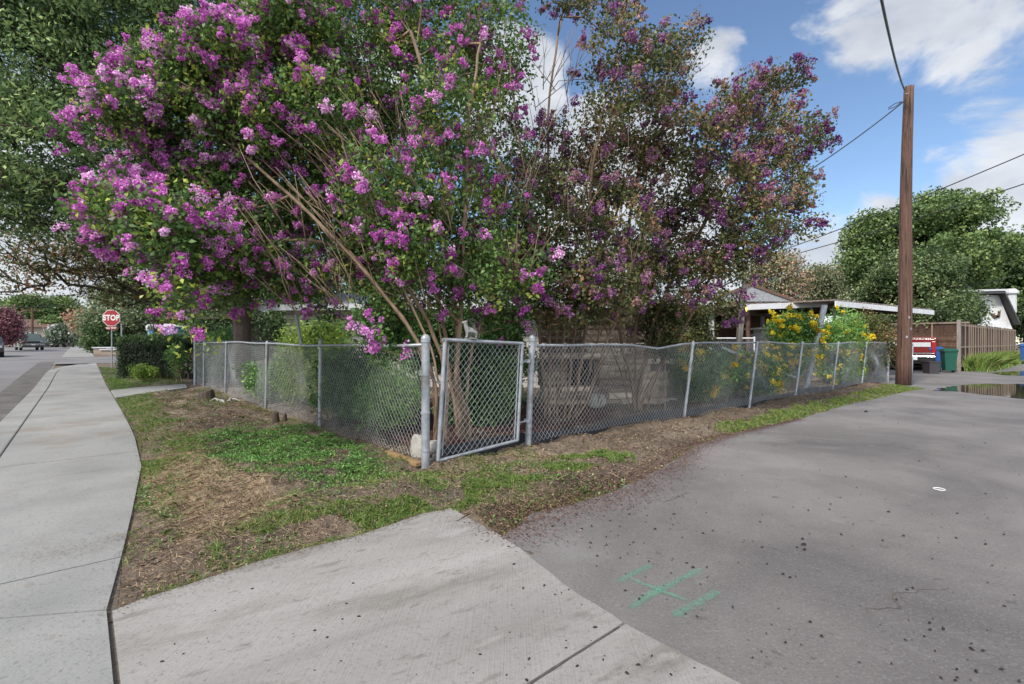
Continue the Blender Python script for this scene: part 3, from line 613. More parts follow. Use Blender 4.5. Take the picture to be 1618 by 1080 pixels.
# seed pods and crushed leaves scattered on the paving
mb = MB()
def pod(x, y, z, s, a):
    ring = []
    for k in range(7): an = 2 * math.pi * k / 7; r = s * rnd.uniform(.65, 1.15); ring.append((x + math.cos(an) * r * math.cos(a) - math.sin(an) * r * .55 * math.sin(a), y + math.cos(an) * r * math.sin(a) + math.sin(an) * r * .55 * math.cos(a)))
    v = [(u_, w_, z) for u_, w_ in ring] + [(x + (u_ - x) * .6, y + (w_ - y) * .6, z + s * .5) for u_, w_ in ring]
    mb.add(v, [tuple(range(7, 14))] + [(i, (i + 1) % 7, 7 + (i + 1) % 7, 7 + i) for i in range(7)])
for k in range(760):
    r_ = rnd.random()
    if r_ < .6: px, py = rnd.uniform(800, 1618), 640 + 440 * rnd.random() ** 1.2
    elif r_ < .9: px, py = rnd.gauss(1000, 110), rnd.gauss(800, 50)
    else: px, py = rnd.uniform(220, 900), rnd.uniform(880, 1079)
    if py < 640: continue
    q = gnd(px, py); P_, D_ = pd(q)
    if not_paved(np.array([[P_, D_]]))[0]: continue
    pod(q.x, q.y, .008, .0025 + .011 * rnd.random() ** 3, rnd.uniform(0, 3.14))
for px, py, s in ((1270, 862, .022), (1271, 870, .017), (1268, 853, .014), (1237, 909, .014), (1248, 914, .012), (1404, 810, .014), (1428, 848, .014), (1095, 898, .012), (940, 994, .013), (988, 935, .010), (1368, 651, .05)): 
    q = gnd(px, py); pod(q.x, q.y, .008, s, rnd.uniform(-.4, .4))
tag(mb.build('seed_pods', m_pod), kind='stuff')
mb = MB(); q = gnd(1484, 774); pts = [(q.x + .042 * math.cos(a), q.y + .042 * math.sin(a), .010) for a in np.linspace(0, 2 * math.pi, 17)]
mb.tube(pts, .0045, 6); tag(mb.build('plastic_ring', m_white), 'small white plastic ring lying on the grey alley asphalt', 'ring')

# ------------------------------------------------------------------ TREES
def resample(pts, step):
    out = [Vector(pts[0])]
    for a, b in zip(pts[:-1], pts[1:]):
        a = Vector(a); b = Vector(b); n = max(1, int((b - a).length / step))
        for k in range(1, n + 1): out.append(a.lerp(b, k / n))
    return out
def smooth_poly(pts, it=2):
    pts = [Vector(p) for p in pts]
    for _ in range(it):
        q = [pts[0]]
        for a, b in zip(pts[:-1], pts[1:]): q += [a.lerp(b, .25), a.lerp(b, .75)]
        q.append(pts[-1]); pts = q
    return pts
def blob_pts(c, r, n, shell=.45):
    u = unit(n); k = (shell + (1 - shell) * rng.random(n)) ** (1 / 1.6)
    return np.array(c) + u * k[:, None] * np.array(r)
def make_tree(name, label, cat, base, stems, blobs, leafm, barkm, rb, leafL, leafW, per, cr, clumps, group=None, tip=.004, step=.3, sides=5, bloom=None, tint=(.5, .22), seedstem=True, extra=None, zsq=.8, minz=None):
    """stems: polylines (world); blobs: (centre, (rx,ry,rz), weight, bloomfrac)"""
    root = empty(name, base, 0, label, cat, group)
    pos = []; par = []; isst = []
    for st in stems:
        pr = -1
        for k, p in enumerate(resample(smooth_poly(st), step)):
            p = p + Vector((rnd.gauss(0, .012), rnd.gauss(0, .012), 0)) * (1 if k else 0)
            pos.append(tuple(p)); par.append(pr); isst.append(True); pr = len(pos) - 1
    tg = []; bl = []; cen = []
    wsum = sum(b[2] for b in blobs)
    for c, r, wgt, bf in blobs:
        n = max(2, int(round(clumps * wgt / wsum))); q = blob_pts(c, r, n); tg.append(q); bl += [bf] * n; cen.append(np.tile(np.array(c), (n, 1)))
    tg = np.concatenate(tg); bl = np.array(bl); cen = np.concatenate(cen)
    if minz is not None: tg[:, 2] = np.maximum(tg[:, 2], minz + rng.random(len(tg)) * .3)
    P = np.zeros((len(pos) + len(tg) * 14, 3)); n0 = len(pos); P[:n0] = pos
    zlow = np.array(base)[2] + (.5 if n0 > 5 else 0)
    order = np.argsort(np.min(np.linalg.norm(tg[:, None] - P[None, :n0:max(1, n0 // 60)], axis=2), axis=1))
    cnt = n0; tips = np.zeros(len(tg), int)
    for i in order:
        T = tg[i]; dv = P[:cnt] - T; ds_ = np.sqrt((dv ** 2).sum(1)); cost = ds_ + 1.1 * np.maximum(0, dv[:, 2] + .1) + (P[:cnt, 2] < zlow) * 1.5
        j = int(np.argmin(cost)); dist = ds_[j]; A = P[j]; m = min(12, max(1, int(dist / step)))
        pj = par[j]; dr = (A - P[pj]) if pj >= 0 else np.array([0, 0, 1.]); dr = dr / (np.linalg.norm(dr) + 1e-9)
        Cp = A + dr * dist * .4 + np.array([0, 0, .06 * dist]); pr = j
        for k in range(1, m + 1):
            t = k / m; q = (1 - t) ** 2 * A + 2 * t * (1 - t) * Cp + t * t * T
            if k < m: q = q + rng.normal(0, .03 * dist / m, 3)
            P[cnt] = q; par.append(pr); pr = cnt; cnt += 1
            if len(P) <= cnt + 14: P = np.concatenate([P, np.zeros((500, 3))])
        tips[i] = pr
    P = P[:cnt]; par = np.array(par); w_ = np.zeros(cnt); w_[tips] += 1
    # stems with no branches still count
    for k in range(n0):
        if k == n0 - 1 or par[k + 1] != k: w_[k] += 1
    for k in range(cnt - 1, -1, -1):
        if par[k] >= 0: w_[par[k]] += w_[k]
    wmax = max(w_[k] for k in range(cnt) if par[k] < 0)
    e = math.log(rb / tip) / math.log(max(wmax, 3)); r = tip * np.maximum(w_, 1) ** e
    idx = np.where(par >= 0)[0]; pi = par[idx]
    D = P[idx] - P[pi]; D /= np.linalg.norm(D, axis=1, keepdims=True) + 1e-9
    Dn = np.zeros((cnt, 3)); Dn[idx] = D; Dn[par < 0] = (0, 0, 1)
    dp = Dn[pi]; ok = (dp * D).sum(1) > .6; D0 = np.where(ok[:, None], dp, D)
    v, F = segs(P[pi], P[idx], np.minimum(r[pi], r[idx] * 1.35), r[idx], sides, D0)
    mb = MB(); mb.add(v, F)
    if extra: extra(mb)
    tr = mb.build('trunk', barkm, root, smooth=True); tr.matrix_parent_inverse = Matrix.Translation(-Vector(base))
    # leaves
    n = len(tg); nl = n * per; cl = np.repeat(np.arange(n), per)
    off = rng.normal(0, 1, (nl, 3)); off /= np.maximum(1, np.linalg.norm(off, axis=1, keepdims=True) / 1.6)
    sz = cr * rng.uniform(.6, 1.35, n)[cl][:, None]
    Cn = tg[cl] + off * sz * np.array([1, 1, zsq])
    ct = rng.normal(tint[0], tint[1], n)[cl] + rng.normal(0, .12, nl)
    lf = rng.uniform(.65, 1.25, nl)
    v, F, t = leaves(Cn, leafL * lf, leafW * lf, up=.7, tint=np.clip(ct, 0, 1))
    mb = MB(); mb.add(v, F, t); crn = mb.build('crown', leafm, root); crn.matrix_parent_inverse = Matrix.Translation(-Vector(base))
    if bloom:
        bm_, kmin, kmax, psz, petal, btint = bloom
        sel = np.where(rng.random(n) < bl)[0]; cs = []; ts = []
        for i in sel:
            o_ = tg[i] - cen[i]; o_ = o_ / (np.linalg.norm(o_) + 1e-6) + np.array([0, 0, .45]); o_ /= np.linalg.norm(o_)
            c0 = tg[i] + o_ * cr * 1.0; s_ = psz * rnd.uniform(.55, 1.25); nsub = rnd.randint(5, 9); base_t = rnd.gauss(*btint)
            for _ in range(nsub):
                cc = c0 + rng.normal(0, .42, 3) * s_ * .9 + o_ * rnd.uniform(-.3, .9) * s_; k = rnd.randint(kmin, kmax); rr = s_ * rnd.uniform(.35, .6)
                u = unit(k) * (rr * (.55 + .5 * rng.random(k)))[:, None]; cs.append(cc + u); ts.append(np.clip(base_t + rng.normal(0, .16, k), 0, 1))
        if cs:
            cs = np.concatenate(cs); ts = np.concatenate(ts); k = len(cs)
            v, F, t = leaves(cs, petal * rng.uniform(.6, 1.3, k), petal * rng.uniform(.6, 1.2, k), up=.3, tint=ts, fold=.35)
            mb = MB(); mb.add(v, F, t); b_ = mb.build('blossom', bm_, root); b_.matrix_parent_inverse = Matrix.Translation(-Vector(base))
    return root
def pxblobs(L, Y0, jit=.7, k=1.0, seed=1, bfk=1.0):
    r_ = random.Random(seed); out = []
    for b in L:
        px, py, r = b[:3]; bf = b[3] if len(b) > 3 else .5; Y = (b[4] if len(b) > 4 else Y0) + r_.uniform(-jit, jit); s = r * Y / FPX * k
        out.append((tuple(at(px, Y, py=py)), (s, s * 1.05, s * .9), r * r * (b[5] if len(b) > 5 else 1) * (1 + .9 * bf ** 3), min(1, bf * 1.05 * bfk)))
    return out
def pl(pts, Y0, Y1=None):
    n = len(pts); Y1 = Y1 or Y0; return [at(px, Y0 + (Y1 - Y0) * i / (n - 1), py=py) for i, (px, py) in enumerate(pts)]
G0 = 'crape myrtles in flower along the chain link fence'
# A: the big one leaning out over the verge
bA = pxblobs([(118, 212, 16, 1., 5.6), (150, 142, 12, 1., 5.6), (188, 168, 36, .95, 5.6), (215, 145, 40, .95, 5.8), (250, 112, 42, .9), (300, 90, 40, .9), (345, 72, 42, .85), (390, 45, 42, .8), (430, 20, 45, .8), (300, 150, 60, .5), (380, 130, 70, .6), (235, 190, 55, .7),
  (330, 220, 80, .4), (420, 200, 80, .5), (135, 342, 20, 1., 5.4), (160, 325, 28, 1., 5.4), (192, 302, 28, 1., 5.5), (180, 358, 34, .95, 5.4), (210, 335, 48, .9, 5.5), (205, 382, 26, .9, 5.5), (260, 290, 60, .7), (280, 370, 70, .7, 5.6), (245, 405, 28, .95, 5.5), (330, 310, 70, .5), (350, 390, 75, .6), (285, 462, 18, 1, 5.5), (272, 492, 14, 1., 5.5), (305, 430, 40, .8, 5.5), (365, 450, 40, .7),
  (410, 330, 80, .45), (430, 420, 65, .5), (500, 300, 80, .4), (500, 180, 80, .45), (500, 90, 80, .5), (470, 40, 60, .5), (560, 380, 65, .5), (490, 440, 45, .5), (600, 300, 75, .3), (300, 530, 8, 1, 5.4), (575, 520, 8, 1., 5.2, 3), (610, 555, 7, 1., 5.0, 3)], 6.2, .6, .88, seed=3)
baseA = W(3.25, 5.1, .02)
stA = [[baseA + Vector((dx, dy, 0))] + pl(p_, y0, y1) for dx, dy, y0, y1, p_ in (
    (0, 0, 5.8, 6.1, [(690, 620), (672, 550), (575, 420), (440, 290), (330, 200)]), (.05, .05, 5.8, 5.9, [(700, 620), (680, 545), (615, 400), (540, 230), (500, 110)]),
    (-.04, .02, 6.0, 6.0, [(688, 630), (668, 555), (590, 440), (500, 330), (400, 240)]), (.08, .0, 6.2, 6.6, [(706, 610), (700, 530), (655, 400), (600, 240), (540, 60)]),
    (.1, .06, 6.3, 6.2, [(708, 610), (690, 530), (600, 380), (480, 240), (400, 120)]), (.12, .02, 6.4, 6.6, [(714, 600), (716, 520), (690, 400), (660, 250), (640, 100)]))]
def twigs(px0, px1, py0, py1, Y0, Y1, n, lean):
    def f(mb):
        for _ in range(n):
            a = at(rnd.uniform(px0, px1), rnd.uniform(Y0, Y1), py=rnd.uniform(py0, py1)); l = rnd.uniform(.35, 1.1); dx = rnd.gauss(lean, .45)
            b = a + Vector((dx * l * .5, rnd.uniform(-.2, .1) * l, l * .55)); c = a + Vector((dx * l * .9 + rnd.uniform(-.1, .1), rnd.uniform(-.3, .2) * l, l))
            mb.tube([a, b, c], [.0065, .005, .0025], 4)
            for k in range(2): q = a.lerp(b, rnd.random()); mb.tube([q, q + Vector((rnd.gauss(lean, .5) * .2, -.05, rnd.uniform(.15, .35)))], [.004, .0018], 3)
    return f
make_tree('crape_myrtle', 'leftmost crape myrtle, bright magenta blossom leaning out over the sidewalk verge', 'tree', baseA, stA, bA, m_leafA, m_barkC, .026, .062, .036, 40, .145, 1900, G0, tip=.0028, step=.22, bloom=(m_bloomA, 16, 25, .076, .026, (.6, .24)), tint=(.5, .25), extra=twigs(450, 720, 260, 500, 5.4, 6.1, 60, -.6))
# B: upright stems just behind the gate
bB = pxblobs([(560, 30, 80, .5), (620, 110, 85, .35), (650, -20, 80, .4), (690, 60, 85, .4), (560, 190, 70, .4), (650, 210, 80, .3), (720, 170, 80, .3), (770, 60, 80, .35), (760, -30, 70, .3), (790, 130, 50, .3), (780, 240, 70, .4), (700, 300, 85, .3), (620, 370, 65, .6), (700, 400, 65, .45), (780, 350, 80, .4), (560, 290, 70, .3), (770, 430, 60, .3), (660, 400, 45, .9, 6.0), (600, 370, 30, .9, 6.0), (790, 500, 34, .4, 6.4), (820, 470, 40, .5), (700, 465, 40, .35), (760, 475, 36, .4), (840, 440, 40, .4), (560, 440, 40, .6), (530, 500, 20, .3, 7.4), (610, 470, 40, .1, 7.2), (640, 500, 40, .1, 7.2)], 6.9, .7, .95, seed=5, bfk=1.45)
baseB = W(3.9, 5.4, .02)
stB = [[baseB] + pl([(718, 600), (728, 500), (735, 350), (738, 200), (760, 60)], 6.35, 6.2),
       [baseB + Vector((.06, .03, 0))] + pl([(722, 600), (722, 480), (700, 330), (690, 180), (640, 20)], 6.5, 6.4),
       [baseB + Vector((-.06, .06, 0))] + pl([(710, 600), (700, 500), (690, 470), (650, 380), (600, 250)], 6.7, 7.0),
       [baseB + Vector((.09, -.03, 0))] + pl([(735, 600), (755, 520), (790, 420), (830, 250)], 6.6, 7.2)]
make_tree('crape_myrtle', 'crape myrtle with tall upright brown stems right behind the chain link gate', 'tree', baseB, stB, bB, m_leafA, m_barkC, .032, .062, .037, 44, .15, 1200, G0, tip=.003, step=.25, bloom=(m_bloomA, 14, 22, .072, .027, (.42, .24)), tint=(.48, .25), extra=twigs(600, 840, 200, 500, 5.9, 6.5, 80, -.1))
# C: dense thicket of stems before the stone wall
bC = pxblobs([(900, -25, 45, .4), (960, 10, 50, .4), (985, 70, 50, .3), (940, 130, 26, .3), (1020, 130, 60, .3), (960, 180, 45, .3), (870, 240, 60, .5), (850, 330, 75, .45), (930, 280, 70, .5), (900, 380, 75, .45), (970, 360, 70, .5), (850, 430, 60, .35), (940, 440, 60, .4), (990, 260, 60, .45), (900, 470, 45, .3), (980, 450, 50, .5), (880, 495, 26, .3), (930, 485, 32, .4), (840, 480, 26, .4), (985, 490, 30, .5)], 8.0, .8, .95, seed=8, bfk=1.2)
baseC = pd(gnd(880, 668)); baseC = W(baseC[0], baseC[1], .02)
stC = [[baseC + Vector((dx, dy, 0))] + pl(p_, 8.1, 8.1 + rnd.uniform(-.6, .7)) for dx, dy, p_ in (
    (-.12, 0, [(868, 600), (868, 480), (862, 300), (870, 120), (890, 20)]), (.0, .1, [(885, 600), (895, 480), (925, 300), (960, 150)]), (.1, 0, [(900, 600), (910, 500), (960, 380), (1000, 250)]),
    (-.2, .05, [(860, 610), (850, 500), (845, 400), (830, 280)]), (.18, -.05, [(915, 600), (925, 520), (935, 400), (930, 250), (985, 60)]), (.25, .05, [(925, 610), (945, 540), (955, 470), (940, 330)]), (-.05, -.05, [(875, 610), (880, 520), (888, 430), (900, 330)]), (.3, 0, [(935, 620), (950, 560), (985, 480), (1010, 380)]))]
make_tree('crape_myrtle', 'crape myrtle thicket of many thin stems standing before the stacked stone wall', 'tree', baseC, stC, bC, m_leafD, m_barkC, .028, .066, .04, 35, .145, 760, G0, tip=.004, step=.28, bloom=(m_bloomD, 12, 20, .09, .034, (.55, .28)), tint=(.45, .27), extra=lambda mb: (twigs(840, 1010, 120, 470, 7.3, 8.2, 70, .2)(mb), twigs(855, 960, 470, 640, 7.9, 9.2, 70, .1)(mb)))
# D: the spreading one on the right
bD = pxblobs([(1040, 80, 38, .3), (1085, 75, 36, .3), (1060, 130, 40, .3), (1020, 200, 60, .3), (1090, 220, 60, .4), (1060, 290, 70, .45), (1150, 165, 40, .6), (1190, 150, 42, .6), (1235, 130, 34, .7), (1175, 220, 60, .5), (1240, 210, 55, .55), (1290, 210, 28, .5), (1150, 290, 65, .45), (1220, 280, 55, .5), (1265, 300, 34, .4), (1100, 370, 70, .5), (1180, 350, 55, .4), (1240, 360, 40, .3), (1280, 355, 20, .4), (1040, 390, 65, .5), (1120, 430, 55, .45), (1060, 450, 55, .5), (1020, 500, 36, .5), (1140, 480, 26, .6), (1160, 400, 45, .4), (1150, 505, 14, .7), (1200, 405, 24, .3), (1010, 420, 50, .5)], 9.0, .8, .9, seed=12)
baseD = pd(gnd(1003, 652)); baseD = W(baseD[0], baseD[1], .02)
stD = [[baseD + Vector((dx, dy, 0))] + pl(p_, 9.3, 9.2 + rnd.uniform(-.5, .5)) for dx, dy, p_ in (
    (0, 0, [(1000, 600), (975, 530), (985, 400), (1010, 250), (1060, 110)]), (.08, 0, [(1012, 600), (1030, 520), (1060, 440), (1120, 340), (1230, 150)]), (.12, .05, [(1020, 610), (1070, 540), (1130, 420), (1190, 330), (1270, 290)]),
    (-.1, 0, [(990, 610), (962, 540), (950, 480), (980, 330)]), (.04, .08, [(1005, 600), (1000, 520), (1040, 380), (1100, 220)]), (.2, 0, [(1030, 620), (1050, 560), (1080, 480), (1120, 430), (1180, 390)]))]
make_tree('crape_myrtle', 'right hand crape myrtle, dusky purple blossom spreading against the open sky', 'tree', baseD, stD, bD, m_leafD, m_barkC, .038, .068, .042, 38, .16, 930, G0, tip=.004, step=.3, bloom=(m_bloomD, 12, 20, .10, .037, (.5, .3)), tint=(.52, .3), extra=lambda mb: (twigs(980, 1200, 150, 450, 8.4, 9.2, 60, .7)(mb), twigs(970, 1060, 480, 640, 8.8, 9.8, 50, .2)(mb)))
# live oak filling the upper left
bO = pxblobs([(-60, 60, 150, 0, 13), (60, 80, 130, 0, 12), (190, 60, 130, 0, 13), (320, 60, 120, 0, 13.5), (30, 230, 110, 0, 12), (150, 250, 120, 0, 13), (60, 315, 72, 0, 12.5), (-80, 280, 120, 0, 12), (190, 345, 70, 0, 14), (290, 200, 130, 0, 14), (430, 100, 120, 0, 15), (420, 260, 130, 0, 15), (540, 60, 110, 0, 16), (560, 200, 110, 0, 16), (330, 380, 90, 0, 14.5), (460, 400, 90, 0, 15), (90, -60, 160, 0, 13), (300, -80, 160, 0, 14), (540, 380, 80, 0, 15.5), (640, 350, 70, 0, 16, .7)], 13, .8, seed=21)
bo = at(382, 14.2, z=0.); 
stO = [[bo] + pl([(382, 545), (378, 460), (372, 400), (300, 280), (180, 180), (60, 80)], 14.2, 12.8), [bo + Vector((.02, 0, 0))] + pl([(384, 545), (384, 460), (388, 400), (440, 250), (480, 100), (520, 0)], 14.2, 15), [bo + Vector((0, .05, 0))] + pl([(381, 545), (380, 450), (376, 395), (350, 200), (320, 0)], 14.2, 14)]
make_tree('live_oak', 'large live oak with dark dense crown filling the upper left behind the pink blossom', 'tree', bo, stO, bO, m_oakleaf, m_barkO, .23, .13, .05, 74, .36, 2300, tip=.01, step=.7, tint=(.52, .28), zsq=.65)
# oak by the hedge with a forked trunk, thin crown over the street
b2 = at(250, 21., z=.05)
bO2 = pxblobs([(20, 400, 55, 0, 18, .5), (90, 385, 55, 0, 19, .6), (5, 440, 40, 0, 17.5, .35), (50, 425, 40, 0, 18, .3), (150, 410, 50, 0, 20, .8), (125, 450, 28, 0, 20, .4), (220, 400, 70, 0, 21, 1.2), (290, 410, 60, 0, 22, 1), (200, 440, 50, 0, 21, 1), (330, 450, 50, 0, 22, 1), (90, 420, 40, 0, 19, .5)], 19, .7, seed=31)
stO2 = [[b2] + pl([(250, 545), (248, 500), (240, 470), (215, 440), (170, 400), (100, 390)], 21, 19.5), [b2 + Vector((.03, 0, 0))] + pl([(253, 545), (252, 500), (258, 460), (290, 400)], 21, 22), [b2 + Vector((-.3, .1, 0))] + pl([(243, 550), (240, 515), (228, 497), (205, 490), (185, 484)], 21.5, 22)]
make_tree('live_oak', 'live oak beside the hedge with a forked dark trunk and thin crown over the street', 'tree', b2, stO2, bO2, m_leafD, m_barkO, .17, .13, .07, 22, .34, 700, tip=.012, step=.8, tint=(.62, .28), zsq=.6)

def simple_tree(name, label, px, Y, top, bot, halfw, leafm, n=260, per=40, group=None, leaf=(.16, .09), rb=.16, cr=.5, seed=1, cat='tree', nb=9, trunkpy=None, tint=(.5, .22), sq=.85):
    r_ = random.Random(seed); b = at(px, Y, z=0); b.z = gz(b.x, b.y)
    zt = H + (CY - top) / FPX * Y; zb = max(H + (CY - bot) / FPX * Y, b.z + .1); hw = halfw * Y / FPX; zc = (zt + zb) / 2; hh = (zt - zb) / 2
    bl = []; nb = int(nb * 1.7)
    for k in range(nb):
        a = 2 * math.pi * k / nb * 2.4 + r_.uniform(-.5, .5); f = (k + .5) / nb; zz = zb + (zt - zb) * f; wr = hw * math.sqrt(max(.12, 1 - ((f - .42) / .62) ** 2)); rr = min(hw, hh * 1.2) * r_.uniform(.22, .5)
        q = max(0, wr - rr) * r_.uniform(.55, 1.1); bl.append(((b.x + math.cos(a) * q, b.y + math.sin(a) * q, min(zz, zt - rr * .8)), (rr * 1.1, rr * 1.1, rr * sq), rr * rr, 0))
    st = [[b, Vector((b.x, b.y, b.z + (zb - b.z) * .7 + .1)), Vector((b.x + r_.uniform(-.2, .2) * hw, b.y, zc))], [b + Vector((.02, .02, 0)), Vector((b.x + .1 * hw, b.y, zb * .8 + b.z * .2)), Vector((b.x + .4 * hw, b.y, zc + hh * .2))], [b + Vector((-.02, .02, 0)), Vector((b.x - .1 * hw, b.y, zb * .8 + b.z * .2)), Vector((b.x - .4 * hw, b.y, zc + hh * .1))]]
    return make_tree(name, label, cat, b, st, bl, leafm, m_barkO, rb, leaf[0], leaf[1], per, cr, n, group, tip=.012, step=max(.3, hh / 4), tint=tint, sides=4)
# left, down the street
simple_tree('flowering_tree', 'crimson flowering tree at the left edge beyond the street', -4, 46, 492, 532, 32, m_redleaf, 240, 60, leaf=(.2, .14), cr=.5, seed=2)
GF = 'green trees far down the street'
simple_tree('shade_tree', 'tall dark green tree behind the left utility pole far down the street', 48, 85, 470, 520, 30, m_farleaf, 240, 60, GF, leaf=(.42, .3), cr=.9, seed=3)
simple_tree('shade_tree', 'broad dark green tree above the row of parked cars', 88, 90, 473, 525, 28, m_farleaf, 240, 60, GF, leaf=(.42, .3), cr=.9, seed=4)
simple_tree('shade_tree', 'hazy green tree closing the end of the street', 118, 140, 490, 536, 26, m_farleaf, 220, 50, GF, leaf=(.6, .45), cr=1.5, seed=5)
simple_tree('shade_tree', 'small green tree between the utility poles down the street', 83, 75, 505, 534, 12, m_farleaf, 160, 40, GF, leaf=(.35, .25), cr=.6, seed=6)
simple_tree('shade_tree', 'faint distant tree right where the street vanishes', 148, 160, 505, 540, 22, m_farleaf, 200, 50, GF, leaf=(.6, .45), cr=1.5, seed=61)
simple_tree('shade_tree', 'dull green low tree at the far left horizon', -5, 90, 478, 525, 30, m_farleaf, 200, 50, GF, leaf=(.42, .3), cr=.9, seed=62)
simple_tree('flowering_tree', 'white flowering tree behind the parked cars', 101, 62, 518, 537, 18, m_whiteleaf, 220, 50, leaf=(.28, .2), cr=.5, seed=7)
simple_tree('flowering_tree', 'rosy pink flowering tree left of the stop sign', 140, 46, 494, 520, 19, m_rustleaf, 220, 50, leaf=(.22, .15), cr=.5, seed=8, tint=(.8, .2))
simple_tree('evergreen_tree', 'dark bushy tree behind the stop sign post', 163, 40, 508, 552, 19, m_farleaf, 260, 60, leaf=(.2, .12), cr=.5, seed=9, tint=(.15, .15))
simple_tree('live_oak', 'pale grey green oak behind the stop sign', 205, 42, 448, 528, 58, m_paleleaf, 420, 60, leaf=(.24, .14), cr=.7, seed=10, nb=12, tint=(.4, .2))
simple_tree('live_oak', 'pale grey green oak behind the blue portable toilet', 300, 45, 440, 535, 60, m_paleleaf, 320, 60, leaf=(.26, .15), cr=.7, seed=11, nb=10, tint=(.3, .2))
# right
simple_tree('pecan_tree', 'tall full green tree rising behind the utility pole', 1480, 42, 306, 450, 98, m_farleaf, 640, 80, leaf=(.26, .17), cr=.5, seed=13, nb=16, rb=.3, tint=(.45, .25))
simple_tree('shade_tree', 'smaller round green tree left of the utility pole', 1375, 44, 345, 440, 40, m_farleaf, 260, 80, leaf=(.26, .17), cr=.8, seed=14, tint=(.45, .25))
simple_tree('privet_tree', 'dense light green bushy tree over the carport roof', 1440, 29, 402, 535, 76, m_privet, 700, 80, leaf=(.18, .09), cr=.42, seed=15, nb=18, tint=(.35, .3), rb=.12)
simple_tree('shade_tree', 'dark green tree at the right edge above the white house', 1625, 50, 375, 520, 75, m_farleaf, 520, 80, leaf=(.3, .2), cr=.9, seed=16, nb=12, tint=(.25, .2))
simple_tree('privet_tree', 'small leafy tree beside the white gable wall behind the board fence', 1520, 30, 470, 512, 22, m_privet, 120, 60, leaf=(.16, .09), cr=.45, seed=17, tint=(.4, .2))
simple_tree('autumn_tree', 'thin rusty pink tree left behind the patio roof', 1228, 34, 405, 480, 52, m_rustleaf, 230, 40, leaf=(.18, .11), cr=.55, seed=18, nb=11, tint=(.5, .25))
simple_tree('autumn_tree', 'pale rusty tree to the right behind the patio roof', 1295, 38, 425, 480, 30, m_rustleaf, 160, 45, leaf=(.2, .13), cr=.55, seed=19, tint=(.3, .2))
simple_tree('shade_tree', 'low pale green tree on the skyline beyond the carport', 1345, 70, 445, 480, 34, m_paleleaf, 200, 50, leaf=(.4, .3), cr=.9, seed=20)
# dark evergreens hiding the gap behind the house on the left
simple_tree('evergreen_tree', 'dark tree in the yard behind the lime green shrub', 480, 24, 430, 545, 70, m_oakleaf, 400, 70, leaf=(.16, .09), cr=.5, seed=22, nb=12, tint=(.3, .2))
simple_tree('evergreen_tree', 'dark leafy tree behind the round green bush', 350, 30, 440, 550, 55, m_oakleaf, 300, 60, leaf=(.18, .1), cr=.5, seed=23, nb=10, tint=(.3, .2))

simple_tree('evergreen_tree', 'dark tree rising behind the brick house roof left of the gate', 610, 25, 350, 500, 75, m_oakleaf, 420, 80, leaf=(.17, .1), cr=.55, seed=41, nb=12, tint=(.35, .2))
simple_tree('evergreen_tree', 'dark tree rising behind the brick house roof above the gate', 770, 26, 370, 500, 75, m_oakleaf, 380, 80, leaf=(.17, .1), cr=.55, seed=42, nb=12, tint=(.3, .2))
# ------------------------------------------------------------------ SHRUBS
def shrub(name, label, px, Y, pxw, ytop, ybot, leafm, n, per, leaf, cr, group=None, seed=1, bloom=None, bf=.0, tint=(.5, .22), nb=8, cat='shrub', dy=None, z0=.0, box=None):
    r_ = random.Random(seed); b = at(px, Y, z=0); b.z = gz(b.x, b.y)
    zt = H + (CY - ytop) / FPX * Y; zb = max(b.z + .05, H + (CY - ybot) / FPX * Y); hw = pxw * Y / FPX; bl = []
    dyy = dy or hw
    for k in range(nb):
        a = r_.uniform(0, 6.28); q = r_.uniform(0, .55); rr = min(hw * .55, (zt - zb) * .5); zz = r_.uniform(zb + rr * .6, zt - rr * .8)
        bl.append(((b.x + math.cos(a) * q * hw * 1.1, b.y + math.sin(a) * q * dyy, zz), (rr * 1.1, rr, rr * .95), 1, bf))
    st = [[b + Vector((r_.uniform(-.1, .1), r_.uniform(-.1, .1), 0)), Vector((b.x + r_.uniform(-.3, .3) * hw, b.y + r_.uniform(-.3, .3) * hw, (b.z + zt) / 2))] for _ in range(5)]
    return make_tree(name, label, cat, b, st, bl, leafm, m_barkC, .02, leaf[0], leaf[1], per, cr, n, group, tip=.003, step=.25, sides=4, bloom=bloom, tint=tint)
shrub('bush', 'lime green feathery shrub rising above the left fence', 490, 10.0, 60, 487, 625, m_limeleaf, 330, 90, (.055, .022), .15, seed=2, nb=14, tint=(.55, .25))
shrub('bush', 'round mid green bush behind the left fence beside the oak trunk', 346, 17.5, 30, 512, 600, m_shrubleaf, 150, 90, (.07, .04), .2, seed=3, tint=(.6, .2))
shrub('bush', 'leafy shrub growing through the left fence below the lime green one', 425, 10.7, 40, 572, 640, m_shrubleaf, 130, 70, (.06, .03), .13, seed=4, tint=(.6, .3))
shrub('bush', 'dark green shrub behind the fence left of the corner post', 560, 8.0, 52, 552, 650, m_shrubleaf, 200, 80, (.06, .03), .14, seed=5, tint=(.3, .25), nb=10)
shrub('bush', 'pale feathery ferny plant behind the fence near the corner post', 622, 7.1, 44, 575, 690, m_shrubleaf, 80, 70, (.11, .014), .2, seed=6, tint=(.75, .25), nb=5)
shrub('bush', 'dark ivy mass filling the view through the gate', 752, 7.6, 40, 548, 690, m_shrubleaf, 240, 90, (.06, .045), .14, seed=7, tint=(.2, .2), nb=12)
shrub('bush', 'light green shrub seen between the gate and its right post', 800, 9.0, 22, 570, 650, m_shrubleaf, 90, 90, (.06, .03), .12, seed=8, tint=(.85, .2))
shrub('bush', 'green leafy shrub with feathery fronds before the white brick wall', 612, 8.8, 34, 455, 560, m_shrubleaf, 130, 80, (.09, .022), .16, seed=9, tint=(.5, .25))
